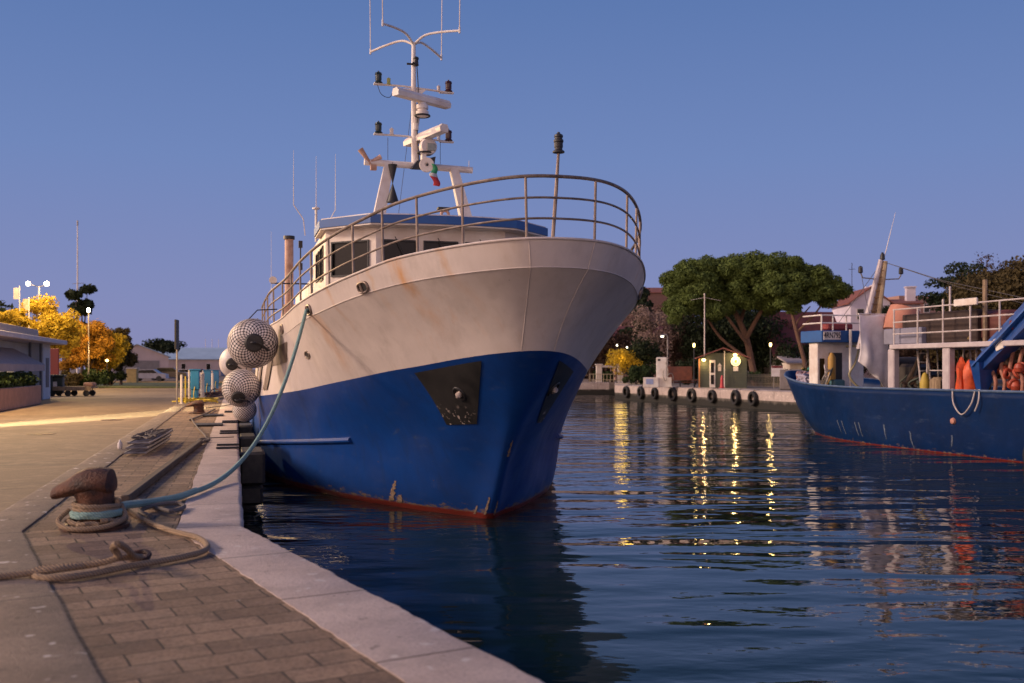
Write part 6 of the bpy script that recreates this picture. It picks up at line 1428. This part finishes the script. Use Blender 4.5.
# heap of orange lifebuoys and floats aft
M_or2 = mat('orange_float', (.46,.085,.04), (.30,.05,.03), .5, 3)
r_ = random.Random(6)
for i in range(16):
    px = 998+r_.uniform(0,36); a_ = -2.1+r_.uniform(0,.5); q = TW(px,a_,0)
    b_ = MB()
    if i % 2: b_.torus((a_,q.y,2.0+r_.uniform(.1,.75)), .13, .045, Euler((r_.uniform(0,3),r_.uniform(0,3),0)).to_matrix().to_4x4(), 18, 8)
    else: b_.lathe([(.02,-.16),(.11,-.11),(.15,0),(.11,.11),(.02,.16)], Matrix.Translation((a_,q.y,2.0+r_.uniform(0,.8))), 12)
    b_.build('float', M_or2, tw)
for i in range(4):
    q = TW(996+i*9,-1.9,0); b_ = MB(); b_.tube(spline([(-1.9,q.y,3.3),(-1.95,q.y+.1,2.7),(-2.0,q.y-.1,2.3),(-1.95,q.y,1.9)],5), .055, 8); b_.build('orange_net', mat('faded_orange_net',(.42,.20,.15),(.26,.12,.09),.9,9), tw)
# crane
M_cr = mat('crane_blue', (.012,.07,.30), (.008,.045,.20), .4, 2.5)
c0 = TW(982,-2.15,.85); c1 = TW(985,-2.15,1.60); c2 = TW(1048,-2.15,3.40)
def beam(m, p, q_, w_, h_, w2=None, h2=None):
    p = Vector(p); q_ = Vector(q_); d = (q_-p); L = d.length; M = Matrix.Translation((p+q_)/2) @ d.to_track_quat('Z','X').to_matrix().to_4x4()
    w2 = w2 or w_; h2 = h2 or h_
    vs = [(-w_/2,-h_/2,-L/2),(w_/2,-h_/2,-L/2),(w_/2,h_/2,-L/2),(-w_/2,h_/2,-L/2),(-w2/2,-h2/2,L/2),(w2/2,-h2/2,L/2),(w2/2,h2/2,L/2),(-w2/2,h2/2,L/2)]
    m.add(vs, [(0,3,2,1),(4,5,6,7),(0,1,5,4),(1,2,6,5),(2,3,7,6),(3,0,4,7)], M)
b_ = MB(); beam(b_, c1, c2, .42, .46, .62, .66); b_.build('crane_arm', M_cr, tw, smooth=False)
b_ = MB(); o_ = Vector((-.05,.0,.42)); beam(b_, c1+o_, c2+o_, .16,.16); beam(b_, c1+Vector((-.25,.1,-.05)), c2+Vector((-.30,.1,-.05)), .05,.34); b_.build('crane_ram', mat('crane_blue_light',(.03,.12,.40),(.02,.08,.3),.35,3), tw, smooth=False)
b_ = MB(); beam(b_, c0, c1+Vector((0,.0,.1)), .22, .26, .42, .80); b_.build('crane_tip', M_cr, tw, smooth=False)
b_ = MB(); m_ = c1.lerp(c2,.34); b_.box(m_+Vector((-.28,-.05,.0)),(.04,.30,.36),(R(-20),0,0)); b_.build('white_plate', M_whitep, tw, smooth=False)
b_ = MB(); m_ = c1.lerp(c2,.55); b_.box(m_+Vector((-.2,-.05,.15)),(.20,.26,.30),(R(20),0,0),bev=.04); b_.build('red_valve', M_red, tw)
b_ = MB(); cb = TW(1060,-1.0,0); beam(b_, c2, cb+Vector((0,0,2.6)), .5,.5); beam(b_, (cb.x,cb.y,1.3), (cb.x,cb.y,4.2), .7,.7); b_.build('crane_column', M_cr, tw, smooth=False)
# hull fittings: scuppers, draining stains, ropes hanging over the side
M_sc = mat('rusty_pink_scupper', (.50,.24,.19), (.38,.16,.12), .7, 8)
for px, z_ in ((839.5,-.07),(953,-.15)):
    p = None
    best = min(((abs(0),) ,), default=None)
    q = TW(px,-2.44,z_); b_ = MB(); b_.lathe([(.02,.09),(.09,.06),(.11,0),(.11,-.06)], Matrix.Translation((-2.42 if px > 900 else -2.12, q.y if px > 900 else TW(px,-2.12,0).y, z_+1.2)) @ rotm('Y',-90), 14); b_.build('scupper', M_sc, tw)
M_stain = mat('pale_run_mark', (.16,.19,.24), (.03,.05,.10), .7, 14)
def trun(px, q_top, q_bot, wd, off_=.012):
    # find p on the port shell whose bearing is px
    best = min(range(10,400), key=lambda i: abs(512+1000*((lambda w_: w_.x/w_.y)(tw_world(tsurf(-1,i/400,(q_top+q_bot)/2))))-px))
    p0 = best/400; b_ = MB(); vs = []; r_ = random.Random(px)
    for j in range(13):
        v = j/12; q = q_top+(q_bot-q_top)*v; pj = p0-.006*v+r_.uniform(-.0006,.0006); ww = wd*(1-.5*v)
        for s_ in (-ww,ww): c = tsurf(-1,pj+s_,q); vs.append((c.x-off_,c.y,c.z))
    b_.add(vs, [(2*j,2*j+1,2*j+3,2*j+2) for j in range(12)]); return b_.build('run_mark', M_stain, tw)
def tw_world(v):
    c_, n_ = math.cos(ROT), math.sin(ROT); return Vector((NX*TA+UX*TV+v.x*c_-v.y*n_, NY*TA+UY*TV+v.x*n_+v.y*c_, v.z-1.2))
for px in (840.5,845,858,862,886,914,954): trun(px, 1.75 if px < 900 else 1.6, 1.25 if px != 914 else 1.02, .0012)
q = TW(951,-2.55,0); q2 = TW(974,-2.55,0); b_ = MB(); b_.tube(spline([(-2.5,q.y,2.06),(-2.58,q.y-.15,1.6),(-2.58,(q.y+q2.y)/2,1.28),(-2.58,q2.y+.1,1.6),(-2.5,q2.y,2.06)],7), .022, 6); b_.build('hanging_rope', M_wrail, tw)
q = TW(978,-2.55,0); b_ = MB(); b_.tube(spline([(-2.5,q.y,2.06),(-2.58,q.y-.05,1.7),(-2.58,q.y+.1,1.4)],6), .022, 6); b_.build('hanging_rope', M_wrail, tw)
b_ = MB(); b_.torus((-2.60,TW(1040,-2.6,0).y,.25), .42, .15, rotm('Y',90), 24, 8); b_.tube([(-2.6,TW(1040,-2.6,0).y,.6),(-2.55,TW(1040,-2.6,0).y,2.05)], .02, 5); b_.build('tyre', M_tyre, tw)

M_wire = mat('wire_rope', (.10,.09,.09), (.05,.045,.045), .6, 8)
for a3, b3 in (((.02,my,6.8),(-.2,1.2,2.5)),((.02,my,6.8),(-2.3,-14.0,4.7)),((.02,my,6.8),(2.2,-10.0,4.7)),((-.9,my,6.2),(-2.3,my-2.5,4.6))):
    b_ = MB(); b_.tube([a3, tuple((a3[i]+b3[i])/2-(.12 if i == 2 else 0) for i in range(3)), b3], .011, 5); b_.build('stay_wire', M_wire, tw)
r_ = random.Random(21)
cols = [mat('brown_net_gear',(.13,.075,.05),(.06,.035,.025),.9,9), mat('grey_green_gear',(.10,.12,.10),(.05,.06,.05),.9,7), mat('ochre_gear',(.30,.20,.07),(.16,.10,.04),.9,7), M_mach]
for i in range(14):
    px = r_.choice((900,908,916,924,933,941,957,978,986)) + r_.uniform(-3,3); a_ = r_.uniform(-2.0,-.6); q = TW(px,a_,0)
    b_ = MB(); zb = 1.5
    b_.tube(spline([(a_+r_.uniform(-.3,.3), q.y+r_.uniform(-.3,.3), zb+r_.uniform(.1,.95)) for _ in range(9)],4), r_.uniform(.025,.06), 6)
    b_.build('net_gear', cols[i%4], tw)
for i in range(7):
    px = r_.uniform(897,985); a_ = r_.uniform(-2.0,-1.2); q = TW(px,a_,0); b_ = MB()
    b_.tube([(a_,q.y,1.5),(a_+r_.uniform(-.15,.15),q.y+r_.uniform(-.3,.3),3.3)], .025, 6); b_.build('stanchion', [M_wrail,M_galv,M_dark][i%3], tw)
for i, px in enumerate((904,930,971,1002)):
    q = TW(px,-1.6,0); b_ = MB(); b_.tube(spline([(-1.8+r_.uniform(-.2,.4), q.y+r_.uniform(-.5,.5), 3.55+r_.uniform(.0,.45)) for _ in range(8)],4), .03, 6); b_.build('rope_coil', cols[i], tw)
for i, (px, m_) in enumerate(((822,M_galv),(835,cols[2]),(848,cols[1]),(853,M_wrail))):
    q = TW(px,-1.9,0); b_ = MB(); b_.tube(spline([(-1.9+r_.uniform(-.15,.2), yb-.35+r_.uniform(-.2,.1), 1.7+r_.uniform(0,1.3)) for _ in range(6)],4), .03, 6); b_.build('hanging_gear', m_, tw)
# hull numbers of use: worn rope ends and a bird-marked cap on the netted fenders
for k, (x_, y_) in enumerate(((-12.2,30.5),(-11.3,24.0))):
    b_ = MB(); b_.lathe([(.33,0),(.33,.006),(.28,.010),(.0,.010)], None, 24, cap=False)
    o = b_.build('manhole_cover', M_bol); o.location = (x_,y_,-.084); tag(o, ['round iron manhole cover in the road, farther one','round iron manhole cover in the road, nearer one'][k], 'manhole cover', 'manhole covers in the road')

for a3, b3 in (((px_,MY,9.2),(0,12.0,5.2)),):
    b_ = MB(); b_.tube([a3, b3], .006, 5); b_.build('stay_wire', M_wire, ship)
b_ = MB(); b_.tube(spline([(-1.2,MY,9.33),(-1.1,MY,9.1),(-.9,MY,9.05),(-.8,MY,9.3)],5), .008, 5); b_.tube(spline([(px_+.07,MY-.05,9.8),(px_+.10,MY-.06,9.2),(px_+.07,MY-.08,8.4),(px_+.12,MY-.08,7.6)],5), .012, 5); b_.build('cable', M_dark, ship)
for xw in (-.95,0,.95):
    b_ = MB(); b_.tube([(xw-.1,4.28,5.56),(xw+.12,4.27,5.12)], .010, 5); b_.build('wiper', M_dark, whouse)
